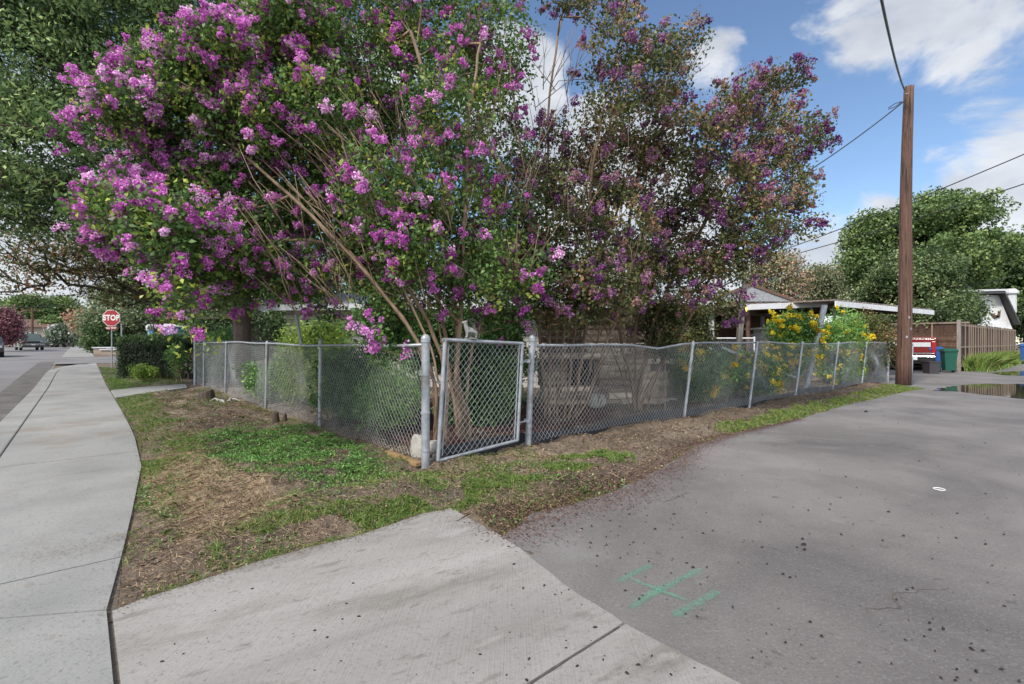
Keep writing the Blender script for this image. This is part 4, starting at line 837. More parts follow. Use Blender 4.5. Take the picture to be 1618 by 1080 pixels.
shrub('bush', 'dark leafy shrub against the house wall behind the corner post', 665, 10.5, 36, 495, 600, m_shrubleaf, 150, 80, (.07, .04), .16, seed=10, tint=(.3, .25))
shrub('bush', 'dark shrub beside the right end of the stone wall', 1045, 9.3, 26, 480, 560, m_leafD, 80, 80, (.06, .04), .15, seed=11, tint=(.4, .25))
shrub('bush', 'leafy shrub between the gate and the brick house wall', 800, 10.2, 42, 480, 600, m_shrubleaf, 150, 80, (.07, .04), .16, seed=43, tint=(.45, .3))
shrub('bush', 'dark shrub against the brick wall behind the gate stems', 715, 10.8, 34, 480, 590, m_shrubleaf, 120, 80, (.07, .04), .16, seed=44, tint=(.25, .25))
shrub('bush', 'tangled shrub in front of the tan house wall at the stone wall end', 1098, 13.5, 24, 478, 600, m_leafD, 110, 70, (.08, .045), .18, seed=46, tint=(.4, .3))
GY = 'yellow flowering shrubs behind the right fence'
yb = (m_yellow, 10, 16, .105, .045, (.5, .25))
shrub('yellow_shrub', 'large yellow flowering shrub between the two leaning posts', 1250, 13.0, 42, 492, 595, m_shrubleaf, 260, 80, (.08, .03), .16, GY, 21, yb, .42, (.6, .25), 12)
shrub('yellow_shrub', 'yellow flowering shrub right of the thick leaning post', 1320, 15.2, 36, 493, 600, m_shrubleaf, 220, 80, (.08, .03), .17, GY, 22, yb, .32, (.65, .25), 12)
shrub('yellow_shrub', 'low dark shrub with few yellow flowers at the left end of the row', 1105, 10.3, 48, 560, 625, m_shrubleaf, 230, 80, (.07, .035), .15, GY, 23, yb, .12, (.35, .25), 12)
shrub('yellow_shrub', 'low yellow flowering shrub under the fallen rail', 1185, 11.6, 45, 562, 612, m_shrubleaf, 220, 80, (.07, .035), .15, GY, 24, yb, .28, (.4, .25), 12)
shrub('bush', 'dark green shrub with reddish tips left of the utility pole', 1374, 17.0, 42, 494, 592, m_leafD, 300, 80, (.075, .045), .18, seed=25, tint=(.5, .3), nb=12)
shrub('bush', 'small bright green plant beside the terracotta pot', 1062, 14, 16, 508, 560, m_limeleaf, 50, 70, (.10, .04), .2, seed=26, tint=(.5, .25))
# plants, leaf vine behind the patio
# clipped hedge
def hedge():
    p0, p1, d0, d1 = 1.15, 3.2, 20.2, 23.6
    c = at(240, 18.6, z=0); root = empty('hedge', W(1.4, 20, 0), 0, 'boxy clipped dark green hedge beside the sidewalk', 'hedge')
    A, B = at(186, 17.6, z=0), at(288, 17.0, z=0); n = 6500
    ax = (B - A); L = ax.length; ax = ax / L; pr = Vector((-ax.y, ax.x, 0))
    if pr.y < 0: pr = -pr
    hh = 1.48; wd = 2.4
    s = rng.random((n, 3)); face = rng.random(n)
    s[:, 1] = np.where(face < .38, rng.exponential(.06, n), s[:, 1]); s[:, 2] = np.where(face > .62, 1 - rng.exponential(.05, n), s[:, 2]); s[:, 0] = np.where((face > .38) & (face < .5), rng.exponential(.04, n), s[:, 0])
    s = np.clip(s, 0, 1)
    # thin, gappy lower front
    keep = ~((s[:, 2] < .75) & (s[:, 1] < .5) & (rng.random(n) < .82) & (s[:, 0] > .1)); s = s[keep]; n = len(s)
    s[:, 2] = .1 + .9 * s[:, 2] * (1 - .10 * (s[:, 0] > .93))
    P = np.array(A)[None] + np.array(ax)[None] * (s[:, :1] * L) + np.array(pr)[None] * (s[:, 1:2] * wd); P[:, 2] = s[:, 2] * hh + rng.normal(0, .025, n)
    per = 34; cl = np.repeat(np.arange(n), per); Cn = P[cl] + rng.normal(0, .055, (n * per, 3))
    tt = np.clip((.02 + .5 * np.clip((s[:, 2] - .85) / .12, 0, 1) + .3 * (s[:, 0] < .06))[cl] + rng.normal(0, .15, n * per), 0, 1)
    T = unit(n * per); T[:, 2] = np.abs(T[:, 2]) + .5; T /= np.linalg.norm(T, axis=1, keepdims=True)
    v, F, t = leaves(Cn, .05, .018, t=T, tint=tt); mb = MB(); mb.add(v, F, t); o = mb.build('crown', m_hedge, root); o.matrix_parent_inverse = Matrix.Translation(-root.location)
    mb = MB()
    for k in range(9):
        q = A + ax * (L * (k + .5) / 9) + pr * .7; mb.tube([q, q + Vector((rnd.uniform(-.1, .1), 0, .5)), q + Vector((rnd.uniform(-.3, .3), rnd.uniform(-.2, .2), 1.15))], [.035, .025, .012], 6)
    for k in range(30):
        q = A + ax * (L * rnd.random()) + pr * rnd.uniform(.1, .7) + Vector((0, 0, rnd.uniform(.3, 1.0))); mb.tube([q, q + Vector((rnd.uniform(-.3, .3), rnd.uniform(-.2, .1), rnd.uniform(0, .3)))], [.009, .004], 4)
    o = mb.build('trunk', m_barkC, root); o.matrix_parent_inverse = Matrix.Translation(-root.location)
hedge()
shrub('bush', 'bare twiggy shrub between the hedge and the left fence end', 283, 15.8, 20, 545, 605, m_shrubleaf, 50, 40, (.05, .025), .12, seed=33, tint=(.5, .3))
shrub('bush', 'bright leafy sapling in the lower front of the hedge', 226, 16.6, 20, 572, 600, m_limeleaf, 40, 50, (.06, .035), .1, seed=34, tint=(.5, .2))
# ------------------------------------------------------------------ CHAIN LINK FENCE
def wire_mesh(A, B, z0f, z1f, a=.036, h=.042, rad=.0021, bulge=.02, seed=1.0, smin=0):
    A = Vector(A); B = Vector(B); L = (B - A).length; ax = (B - A) / L; nr = Vector((-ax.y, ax.x, 0))
    K = int(L / a); J = int(max(z1f(s) - z0f(s) for s in (0, L / 2, L)) / h)
    k = np.arange(K)[:, None]; j = np.arange(J + 1)[None]; s = (k + ((j + k) % 2)) * a + 0 * j; zt = j * h
    z0 = np.interp(s, np.linspace(0, L, 40), [z0f(x) for x in np.linspace(0, L, 40)]); z1 = np.interp(s, np.linspace(0, L, 40), [z1f(x) for x in np.linspace(0, L, 40)])
    z = z0 + (z1 - z0) * (zt / (J * h)); vert = np.sin(np.clip(zt / (J * h), 0, 1) * math.pi)
    bl = np.vectorize(lambda q, r_: mnoise.noise(Vector((q * .8, r_ * 1.5, seed))))(s, z) * bulge * (vert + .15)
    P = np.stack([A.x + ax.x * s + nr.x * bl, A.y + ax.y * s + nr.y * bl, z], -1)
    par_ = ((j + k) % 2) * .0022 - .0011; P[..., 0] += nr.x * par_; P[..., 1] += nr.y * par_
    P0 = P[:, :-1].reshape(-1, 3); P1 = P[:, 1:].reshape(-1, 3)
    return segs(P0, P1, np.full(len(P0), rad), np.full(len(P0), rad), 3)
def post_part(root, base, top, r, cap=True):
    mb = MB(); b = Vector(base); t = Vector(top); mb.tube([b - Vector((0, 0, .1)), t], r, 14)
    if cap:
        ax = (t - b).normalized()
        pts = [t + ax * k for k in (-.05, -.045, 0, .022, .038, .045)]; mb.tube(pts, [r * 1.02, r * 1.16, r * 1.16, r * .95, r * .55, r * .1], 14)
    return mb
def rel(o, root): o.matrix_parent_inverse = Matrix.Translation(-Vector(root.location)); return o
def run_fence(label, A, B, posts, zr, z0f, radii, mesh_kw, tension=True, group=None, railsag=.0, extra=None, gapf=None):
    root = empty('chain_link_fence', A, 0, label, 'fence', group)
    ax = (B - A); L = ax.length; ax /= L; nr = Vector((-ax.y, ax.x, 0))
    for i, (s, lean, r, ht) in enumerate(posts):
        b = A + ax * s; t = b + Vector((0, 0, ht)) + ax * lean[0] + nr * lean[1]
        mb = post_part(root, b, t, r)
        for zz in ((.2, .6, 1.0) if r > .03 else (1.0,)):     # tie bands
            c = b.lerp(t, zz / ht); mb.tube([c - Vector((0, 0, .011)), c + Vector((0, 0, .011))], r * 1.14, 14)
        rel(mb.build('post', m_galv, root, smooth=False), root)
    mb = MB(); pts = [A + ax * s + Vector((0, 0, zr(s))) for s in np.linspace(.02, L - .02, 24)]; mb.tube(pts, .0185, 10); rel(mb.build('rail', m_galv, root, smooth=True), root)
    v, F = wire_mesh(A + ax * .04 + nr * -.026, B - ax * .04 + nr * -.026, z0f, lambda s: zr(s) + .012, **mesh_kw); mb = MB(); mb.add(v, F)
    rel(mb.build('wire_mesh', m_wire, root), root)
    return root
cor = W(2.76, 4.53, 0); farL = W(2.70, 18.1, 0); gp_ = W(4.24, 4.52, 0); endR = W(20.5, 4.07, 0)
def zrail(s): return 1.32 - .024 * math.sin(s * .55) - .008 * math.sin(s * 2.1)
def zb1(s): return .05 + .02 * math.sin(s * 1.9) + .015 * math.sin(s * 5.)
# left run, from the corner post away down the sidewalk
run_fence('chain link fence running from the corner post away beside the sidewalk verge', cor, farL,
    [(0, (0, 0), .044, 1.39), (3.05, (.0, -.02), .028, 1.36), (5.9, (-.10, .0), .026, 1.33), (9.4, (-.12, .0), .024, 1.33), (12.2, (-.1, 0), .024, 1.33), (13.57, (0, 0), .04, 1.42)], zrail, zb1, None, dict(seed=2., bulge=.08), group='chain link fence runs')
# right run along the alley, leaning posts
def zb2(s): return .075 + .03 * math.sin(s * 1.1) + .01 * math.sin(s * 4)
Lr = (endR - gp_).length
run_fence('chain link fence running from the gate along the alley to the utility pole', gp_, endR,
    [(0, (.08, 0), .04, 1.40), (3.6, (.25, -.04), .026, 1.33), (6.05, (.30, -.04), .028, 1.33), (8.4, (.34, -.05), .026, 1.33), (10.9, (.40, -.04), .024, 1.33), (13.4, (.42, -.04), .026, 1.33), (Lr, (.2, 0), .036, 1.36)], lambda s: 1.32 - .022 * math.sin(s * .8) - .012 * math.sin(s * 2.3 + 1) - (.05 if 2.2 < s < 3.4 else 0) * math.sin((s - 2.2) / 1.2 * math.pi), zb2, None, dict(seed=5., bulge=.13), group='chain link fence runs')
# back return of the left fence behind the hedge end
farL2 = farL + Vector((U[0], U[1], 0)) * 3.2
run_fence('short chain link return going back from the far left fence corner', farL + Vector((U[0], U[1], 0)) * .1, farL2, [(3.1, (0, 0), .03, 1.4)], lambda s: 1.38, lambda s: .06, None, dict(seed=8.), group='chain link fence runs')
# gate
def gate():
    ax = (gp_ - cor).normalized(); nr = Vector((-ax.y, ax.x, 0)); L = (gp_ - cor).length
    root = empty('gate', cor, 0, 'chain link gate hanging slightly askew between the corner post and the right gate post', 'gate')
    O = cor + ax * .13 - nr * .03
    def Pt(s, z): return O + ax * s + Vector((0, 0, z)) + ax * .07 * z * (1)     # frame leans
    wd = L - .34; zt, zb_ = 1.36, .10
    def zbt(s): return .10 + .0 * s
    c = [Pt(0, zb_ - .03), Pt(0, 1.375), Pt(wd, 1.33), Pt(wd, zb_ + .04)]
    mb = MB(); mb.tube([c[0], c[1]], .023, 12); rel(mb.build('stile', m_galv, root), root); mb = MB(); mb.tube([c[3], c[2]], .022, 12); rel(mb.build('stile', m_galv, root), root)
    mb = MB(); mb.tube([c[1] + ax * -.03, c[2] + ax * .01], .021, 12); rel(mb.build('frame_rail', m_galv, root), root); mb = MB(); mb.tube([c[0], c[3]], .019, 12); rel(mb.build('frame_rail', m_galv, root), root)
    for s in (.05, wd - .05): mb = MB(); mb.tube([Pt(s, zb_ + .02), Pt(s, 1.31)], .008, 6); rel(mb.build('tension_bar', m_galv, root), root)
    a, h = .037, .043; K = int((wd - .06) / a); J = int(1.22 / h); k = np.arange(K)[:, None]; j = np.arange(J + 1)[None]; s = (k + ((j + k) % 2)) * a + .04; z = zb_ + .015 + (j + 0 * k) * (1.34 - zb_ - .02) / J
    q = np.array([[tuple(Pt(float(s[x, y]), float(z[x, y]))) for y in range(J + 1)] for x in range(K)])
    v, F = segs(q[:, :-1].reshape(-1, 3), q[:, 1:].reshape(-1, 3), np.full(K * J, .0022), np.full(K * J, .0022), 3); mb = MB(); mb.add(v, F); rel(mb.build('wire_mesh', m_wire, root), root)
    mb = MB()   # fork latch on the left, hinges on the right
    l0 = cor + Vector((0, 0, .98)) + ax * .03; l1 = Pt(0, .88); mb.tube([l0, l1], .009, 6); mb.box(l1 + Vector((0, 0, -.02)) + nr * -.01, (.03, .03, .07)); mb.tube([l1 + ax * .0 + Vector((0, 0, -.03)), l1 + ax * .05 + Vector((0, 0, -.12))], .008, 6)
    rel(mb.build('latch', m_galv, root), root)
    for zz in (.35, 1.1):
        mb = MB(); a_ = Pt(wd, zz); b_ = gp_ + Vector((0, 0, zz + .01)); mb.tube([a_, b_], .011, 6); mb.tube([b_ - Vector((0, 0, .02)), b_ + Vector((0, 0, .02))], .046, 12); mb.tube([a_ - Vector((0, 0, .02)), a_ + Vector((0, 0, .02))], .028, 12); rel(mb.build('hinge', m_galv, root), root)
    return Pt
GP = gate()
# black edging strip along the foot of the right fence
def edging(label, A, B, hgt, zoff):
    mb = MB(); n = 60; A = Vector(A); B = Vector(B); nr = Vector((-(B - A).y, (B - A).x, 0)).normalized()
    v = []; 
    for k in range(n + 1):
        q = A.lerp(B, k / n) + nr * (.10 + .02 * math.sin(k * .7)); hh = hgt * (1 + .25 * math.sin(k * .55)) + zoff
        for off, z in ((0, -.05), (.006, hh), (.018, hh - .004), (.014, -.05)): v.append(q + nr * off + Vector((0, 0, z)))
    rings = [v[i * 4:(i + 1) * 4] for i in range(n + 1)]; mb.loft(rings, None); return tag(mb.build('edging', m_edge), label, 'garden edging')
edging('black plastic garden edging inside the gate and alley fence', cor + Vector((U[0], U[1], 0)) * .25, endR, .12, .05)

# ------------------------------------------------------------------ STONES, PLANK, STUMPS
def rock(name, label, c, size, seed, m=m_rock, cat='rock', rz=0.0, sharp=.35):
    bm = bmesh.new(); bmesh.ops.create_icosphere(bm, subdivisions=3, radius=1)
    for v in bm.verts:
        n = v.co.normalized(); k = max(abs(n.x), abs(n.y), abs(n.z)); q = n / (k * sharp * 1.6 + (1 - sharp * 1.0)); q *= 1 + .18 * mnoise.noise(n * 1.3 + Vector((seed, 0, 0))) + .05 * mnoise.noise(n * 5 + Vector((seed, 0, 0))); v.co = Vector((q.x * size[0], q.y * size[1], q.z * size[2]))
    me = bpy.data.meshes.new(name); bm.to_mesh(me); bm.free(); me.materials.append(m)
    o = bpy.data.objects.new(name, me); C.objects.link(o); o.location = c; o.rotation_euler = (0, 0, rz); return tag(o, label, cat) if label else o
ax_ = (farL - cor).normalized(); inn = Vector((U[0], U[1], 0))
rk = rock('rock', 'pale flat upright stone with black painted marks leaning inside the corner post', cor + ax_ * .28 + inn * .08 + Vector((0, 0, .17)), (.17, .06, .19), 2.0, rz=math.atan2(ax_.y, ax_.x) + math.pi)
# painted marks on its street face
mk = MB(); fn = -inn
def mark(pts):
    for a, b in zip(pts[:-1], pts[1:]):
        mk.bar(Vector((a[0], 0, a[1])), Vector((b[0], 0, b[1])), .008, .006)
x0 = -.055
mark([(-.055, -.012), (-.05, .018)]); mark([(-.04, -.012), (-.032, .016), (-.022, -.006), (-.04, -.012)]); mark([(.0, .034), (.012, .022), (.02, .012)]); mark([(.002, .008), (.014, .012), (.010, -.004), (.02, -.014), (.034, -.012)]); mark([(.03, .0), (.022, .008)])
mko = mk.build('painted_marks', m_black, rk); mko.location = (0, .066, 0)
rock('rock', 'grey flat stone behind the right side of the corner post', cor + inn * .17 + ax_ * .10 + Vector((0, 0, .2)), (.1, .09, .08), 5.5)
rock('stump', 'short weathered stump under the grey flat stone', cor + inn * .17 + ax_ * .06 + Vector((0, 0, .05)), (.055, .055, .11), 7.5, m_wood, 'stump')
rock('rock', 'rounded white stone lying before the stone wall hearth', at(943, 9.4, z=.22), (.20, .14, .17), 9.)
# plank
mb = MB(); A = gnd(612, 722) + Vector((0, 0, .06)); B = gnd(662, 741) + Vector((0, 0, .05)); mb.bar(A, B, .075, .04); tag(mb.build('plank', m_newwood, bevel=.004), 'short tan timber offcut lying at the foot of the corner post', 'plank')
# stumps by the left fence
def stump(label, c, r, h, seed):
    mb = MB(); n = 12; rings = []
    for k, (f, z) in enumerate(((1.35, -.05), (1.05, .08), (.95, h * .7), (.9, h))):
        rings.append([(c.x + math.cos(a) * r * f * (1 + .15 * nf(a * 1.5, seed, 1.3)), c.y + math.sin(a) * r * f * (1 + .15 * nf(a, seed, 2)), z + (rnd.uniform(-.04, .04) if k == 3 else 0)) for a in np.linspace(0, 2 * math.pi, n, endpoint=False)])
    mb.loft(rings, None); tag(mb.build('stump', m_barkO), label, 'stump')
stump('dark cut tree stump beside the far end of the left fence', gnd(326, 634), .17, .24, 2)
stump('low dark split stump against the foot of the left fence', gnd(436, 668) + Vector((0, 0, 0)), .05, .16, 4)
stump('thin charred stub at the left fence foot nearest the mid post', gnd(450, 668), .035, .14, 6)
mb = MB()
for k in range(14):
    c = gnd(357, 638); a = rnd.uniform(0, 6.28); l = rnd.uniform(.08, .28); p0 = c + Vector((rnd.uniform(-.15, .15), rnd.uniform(-.1, .1), rnd.uniform(.03, .1)))
    mb.tube([p0, p0 + Vector((math.cos(a) * l * .5, math.sin(a) * l * .5, rnd.uniform(-.02, .05))), p0 + Vector((math.cos(a) * l, math.sin(a) * l, -.02))], [.028, .02, .008], 6)
tag(mb.build('driftwood', m_rock), 'pale tangled piece of driftwood on the bare dirt before the left fence', 'driftwood')
# ------------------------------------------------------------------ STATUETTE on the gate
def statuette():
    c = GP(.34, 1.392); me = bpy.data.meshes.new('dog_figurine')
    V_ = [(0, 0, .085, .030), (-.035, 0, .098, .034), (.045, 0, .092, .030), (-.055, 0, .130, .024), (-.058, 0, .165, .020), (-.060, 0, .185, .024), (-.085, 0, .180, .014), (-.102, 0, .172, .010),
          (-.040, .018, .06, .013), (-.042, .020, .02, .009), (-.056, .020, .006, .009), (-.040, -.018, .06, .013), (-.042, -.020, .02, .009), (-.056, -.020, .006, .009),
          (.055, .018, .06, .018), (.066, .020, .03, .009), (.060, .020, .006, .009), (.055, -.018, .06, .018), (.066, -.020, .03, .009), (.060, -.020, .006, .009),
          (.075, 0, .075, .010), (.088, 0, .04, .007), (-.052, .022, .195, .008), (-.046, .026, .175, .009), (-.052, -.022, .195, .008), (-.046, -.026, .175, .009)]
    E = [(0, 1), (0, 2), (1, 3), (3, 4), (4, 5), (5, 6), (6, 7), (1, 8), (8, 9), (9, 10), (1, 11), (11, 12), (12, 13), (2, 14), (14, 15), (15, 16), (2, 17), (17, 18), (18, 19), (2, 20), (20, 21), (5, 22), (22, 23), (5, 24), (24, 25)]
    me.from_pydata([v[:3] for v in V_], E, [])
    me.materials.append(mat('cast_stone', [(.3, (.13, .13, .13)), (.7, (.26, .26, .25))], rough=.9, scale=45, bump=.002))
    o = bpy.data.objects.new('dog_figurine', me); C.objects.link(o); o.location = c; o.rotation_euler = (0, 0, math.atan2(U[1], U[0]) - .35)
    s = o.modifiers.new('skin', 'SKIN'); s.use_smooth_shade = True
    for i, v in enumerate(V_): me.skin_vertices[0].data[i].radius = (v[3], v[3])
    me.skin_vertices[0].data[0].use_root = True; o.modifiers.new('sub', 'SUBSURF').levels = 2; o.modifiers['sub'].render_levels = 2
    tag(o, 'small grey stone dog figurine standing on top of the gate', 'figurine')
    mb = MB(); mb.box((.005, 0, -.002), (.15, .06, .01)); mb.build('base', MC['cast_stone'], o, bevel=.003)
statuette()
# ------------------------------------------------------------------ STONE HEARTH WALL
def stonewall():
    Lp, Rp = at(856, 10.2, z=0), at(1082, 10.6, z=0); ax = (Rp - Lp); L = ax.length; ax /= L; nr = Vector((-ax.y, ax.x, 0)); base = Lp
    root = empty('stone_wall', base, 0, 'stacked weathered stone garden hearth wall behind the crape myrtle stems', 'wall')
    mb = MB(); z = 0.0; r_ = random.Random(5); ang = math.atan2(ax.y, ax.x)
    def course(z, h, s0, s1, dep=.5):
        s = s0
        while s < s1 - .05:
            l = min(r_.uniform(.35, 1.05), s1 - s);  l = s1 - s if s1 - s - l < .2 else l
            o_ = r_.uniform(-.05, .04); c = Lp + ax * (s + l / 2) + nr * (dep / 2 + o_) + Vector((0, 0, z + h / 2))
            # a rough block: subdivided slab with noise
            nx, nz = max(2, int(l / .09)), 3; vs = []; F = []
            tn = np.clip(r_.gauss(.5, .38), 0, 1)
            for i in range(nx + 1):
                for k in range(nz + 1):
                    u = i / nx; w2 = k / nz; ed = min(u, 1 - u) * nx; ek = min(w2, 1 - w2) * nz
                    q = Lp + ax * (s + .008 + (l - .016) * u) + Vector((0, 0, z + .007 + (h - .014) * w2 + .012 * mnoise.noise(Vector((s + u * l * 4, z * 5, 3.)))))
                    dep_ = o_ + (.03 if ed < .5 or ek < .5 else 0) + .035 * mnoise.noise(Vector(((s + u * l) * 3.5, (z + w2 * h) * 16, 1.))) + .015 * mnoise.noise(Vector(((s + u * l) * 14, (z + w2 * h) * 30, 1.)))
                    vs.append(q + nr * dep_)
            for i in range(nx):
                for k in range(nz): a = i * (nz + 1) + k; F.append((a, a + nz + 1, a + nz + 2, a + 1))
            mb.add(vs, F, tn)
            mb.box(c + nr * .045, (l - .016, dep - .02, h - .014), ang, tn)
            s += l
    while z < 1.98:
        h = r_.uniform(.09, .17)
        if .35 < z < .95: course(z, h, .0, .55); course(z, h, 1.25, L)
        else: course(z, h, 0 + r_.uniform(0, .08), L - r_.uniform(0, .2) - max(0, z - 1.3) * .5)
        z += h
    o = mb.build('stonework', m_stone, root); rel(o, root)
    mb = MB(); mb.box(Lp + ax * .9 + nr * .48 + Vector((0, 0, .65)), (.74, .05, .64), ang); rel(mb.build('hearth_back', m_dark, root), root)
    mb = MB(); mb.box(Lp + ax * 2.25 + nr * .35 + Vector((0, 0, 2.55)), (.42, .42, 1.1), ang, .5); rel(mb.build('chimney', m_stone, root, bevel=.02), root)
    mb = MB(); mb.box(Lp + ax * 2.25 + nr * .35 + Vector((0, 0, 3.14)), (.56, .56, .07), ang, .5); rel(mb.build('chimney_cap', m_whitedull, root, bevel=.01), root)
stonewall()
# ------------------------------------------------------------------ HOUSES
def slab(mb, A, B, th):      # vertical wall between two points
    pass
def house_brick():
    root = empty('brick_house', (-7, 15.2, 0), -.13, 'low white brick house hidden behind the crape myrtles', 'house')
    m = bpy.data.materials.new('white_brick'); m.use_nodes = True; nt = m.node_tree; b = nt.nodes['Principled BSDF']
    t = N(nt, 'ShaderNodeTexCoord'); mpn = N(nt, 'ShaderNodeMapping'); mpn.inputs['Rotation'].default_value = (R(90), 0, 0); L_(nt, t.outputs['Object'], mpn.inputs[0])
    br = N(nt, 'ShaderNodeTexBrick', i_Scale=1.0); br.inputs['Color1'].default_value = (.44, .42, .39, 1); br.inputs['Color2'].default_value = (.36, .34, .32, 1); br.inputs['Mortar'].default_value = (.20, .19, .18, 1)
    br.inputs['Brick Width'].default_value = .42; br.inputs['Row Height'].default_value = .17; br.inputs['Mortar Size'].default_value = .012; L_(nt, mpn.outputs[0], br.inputs['Vector']); L_(nt, br.outputs[0], b.inputs['Base Color']); b.inputs['Roughness'].default_value = .9
    bp = N(nt, 'ShaderNodeBump', i_Distance=.006); L_(nt, br.outputs['Fac'], bp.inputs['Height']); bp.invert = True; L_(nt, bp.outputs[0], b.inputs['Normal'])
    mb = MB(); mb.box((5.4, 2.5, 1.2), (10.8, 5., 2.4)); mb.build('wall', m, root)
    mb = MB(); v = [(-.5, -.7, 2.42), (11.3, -.7, 2.42), (11.3, 5.7, 2.42), (-.5, 5.7, 2.42), (.6, 2.5, 3.1), (10.2, 2.5, 3.1)]; mb.add(v, [(0, 1, 5, 4), (2, 3, 4, 5), (1, 2, 5), (3, 0, 4), (0, 3, 2, 1)]); mb.build('roof', m_shingle, root)
    mb = MB(); mb.box((5.4, -.72, 2.37), (11.8, .04, .18)); mb.build('fascia', m_whitedull, root)
    for x in (1.2, 5.0, 8.6):
        mb = MB(); mb.box((x, -.03, 1.45), (1.25, .06, 1.15)); wn = mb.build('window', m_whitedull, root); mb = MB()
        for s in (-.3, .3): mb.box((x + s, -.065, 1.45), (.52, .012, 1.0))
        mb.build('pane', m_glass, wn)
house_brick()
def house_porch():
    # tan house with open porch and a low gable
    O = at(1100, 21., z=0); root = empty('porch_house', O, .0, 'tan house with a dark open porch and pale gable behind the yellow flowers', 'house')
    mb = MB(); mb.box((-1.6, 1.5, 1.45), (4.2, 3, 2.9)); mb.box((3.0, 3.4, 1.4), (5.0, .2, 2.8)); mb.build('wall', m_tan, root)
    mb = MB(); mb.prism([(0.55, -.05), (.75, -.05), (.75, 3.2), (.55, 3.2)], 0, 2.95); mb.build('side_wall', m_whitedull, root)
    mb = MB(); v = [(.3, -.4, 3.05), (4.0, -.4, 3.05), (2.15, -.4, 3.72), (.3, 6, 3.05), (4.0, 6, 3.05), (2.15, 6, 3.72)]; mb.add(v, [(0, 1, 2), (4, 3, 5), (0, 2, 5, 3), (2, 1, 4, 5), (0, 3, 4, 1)]); mb.build('gable', m_shingle, root)
    mb = MB(); mb.bar((.25, -.42, 3.06), (2.15, -.42, 3.76), .06, .1); mb.bar((4.05, -.42, 3.06), (2.15, -.42, 3.76), .06, .1); mb.build('bargeboard', m_brown, root)
    mb = MB(); mb.prism([(.75, 2.2), (5.0, 2.2), (5.0, 2.3), (.75, 2.3)], 0, 2.6); mb.build('porch_back', m_brown, root)
    mb = MB(); mb.box((2.6, 2.15, 1.05), (.9, .05, 2.0)); mb.box((2.6, 2.12, 1.05), (.75, .03, 1.8)); mb.build('door', m_tan, root)
    mb = MB(); mb.box((1.55, 2.14, 1.5), (.8, .06, .9)); wn = mb.build('window', m_whitedull, root); mb = MB(); mb.box((1.55, 2.1, 1.5), (.66, .02, .76)); mb.build('pane', m_glass, wn)
    mb = MB(); mb.bar((.7, -.1, 2.75), (4.9, 1.6, 2.62), .1, .36); mb.build('porch_beam', m_tan, root)
    mb = MB(); mb.bar((3.35, 1.0, 0), (3.35, 1.0, 2.5), .14, .14); mb.build('porch_column', m_whitedull, root)
    mb = MB(); mb.box((2.0, -.3, 2.92), (2.9, .5, .14)); mb.build('porch_eave', m_brown, root)
    mb = MB(); mb.box((-2.3, -.02, 1.5), (.9, .06, 1.0)); wn = mb.build('window', m_whitedull, root); mb = MB(); mb.box((-2.3, -.07, 1.5), (.74, .03, .84)); mb.build('pane', m_glass, wn)
    mb = MB(); mb.box((-1.6, 1.3, 2.97), (4.8, 3.6, .14)); mb.build('roof', m_whitedull, root)
house_porch()
def corrug(name, label, poly4, zs, th, fasc_m, cat='canopy roof', fasc=.2, posts=()):
    """sheet roof over four corners (p,d order round), corrugated, with fascia on the near edge"""
    A, B, Cc, D = [Vector(q) for q in poly4]; root = empty(name, A * 1.0, 0, label, cat); root.location = (A.x, A.y, 0)
    n = int((B - A).length / .09); mb = MB(); v = []; F = []
    for i in range(n + 1):
        t = i / n; e = .018 * math.sin(i * math.pi); e = .018 * (1 if i % 2 else -1)
        v += [A.lerp(B, t) + Vector((0, 0, e)), D.lerp(Cc, t) + Vector((0, 0, e))]
    k = len(v); v += [q + Vector((0, 0, th)) for q in v]
    for i in range(n): a = 2 * i; F += [(a, a + 1, a + 3, a + 2), (k + a, k + a + 2, k + a + 3, k + a + 1)]; F += [(a, a + 2, k + a + 2, k + a)]
    mb.add(v, F); rel(mb.build('roof_sheet', m_shed, root), root)
    mb = MB(); dn = Vector((0, 0, -fasc / 2 - .02)); mb.bar(A + dn, B + dn, .05, fasc) if False else None
    ax = (B - A).normalized(); nr = Vector((ax.y, -ax.x, 0))
    c = (A + B) / 2; mb.box(c + nr * .03 + Vector((0, 0, -fasc / 2 - .02)), ((B - A).length, .04, fasc), (B - A).to_track_quat('X', 'Z').to_matrix()); rel(mb.build('fascia', fasc_m, root), root)
    mb = MB()
    for t in (.12, .37, .62, .87):
        a = A.lerp(B, t) + Vector((0, 0, -.1)); b = D.lerp(Cc, t) + Vector((0, 0, -.1)); mb.bar(a, b, .05, .12)
    rel(mb.build('rafter', m_brown, root), root)
    for q, m_, r in posts:
        mb = MB(); mb.tube([Vector((q[0], q[1], 0)), Vector((q[0], q[1], q[2]))], r, 8); rel(mb.build('post', m_, root), root)
    return root
m_shed = mat('rusted_sheet', [(.3, (.10, .055, .04)), (.7, (.24, .19, .17))], rough=.8, scale=2, metal=.2, spots=[(4, .5, .1, (.35, .34, .33), .5)])
a0 = at(1172, 17.6, py=480); a1 = at(1322, 17.2, py=474); a2 = at(1335, 22, py=483); a3 = at(1190, 22.5, py=484)
corrug('patio_roof', 'low rusty corrugated patio roof with pale wavy fascia above the yellow shrubs', [a0, a1, a2, a3], 0, .02, m_whitedull, fasc=.2, posts=[(tuple(at(1182, 17.9, py=484)), m_pole, .075), (tuple(at(1318, 17.7, py=480)), m_whitedull, .05), (tuple(at(1240, 21.8, py=486)), m_whitedull, .05)])
c0, c1, c2, c3 = W(18.6, 5.1, 2.72), W(26.6, 3.75, 2.68), W(28, 9.5, 2.75), W(20, 11, 2.8)
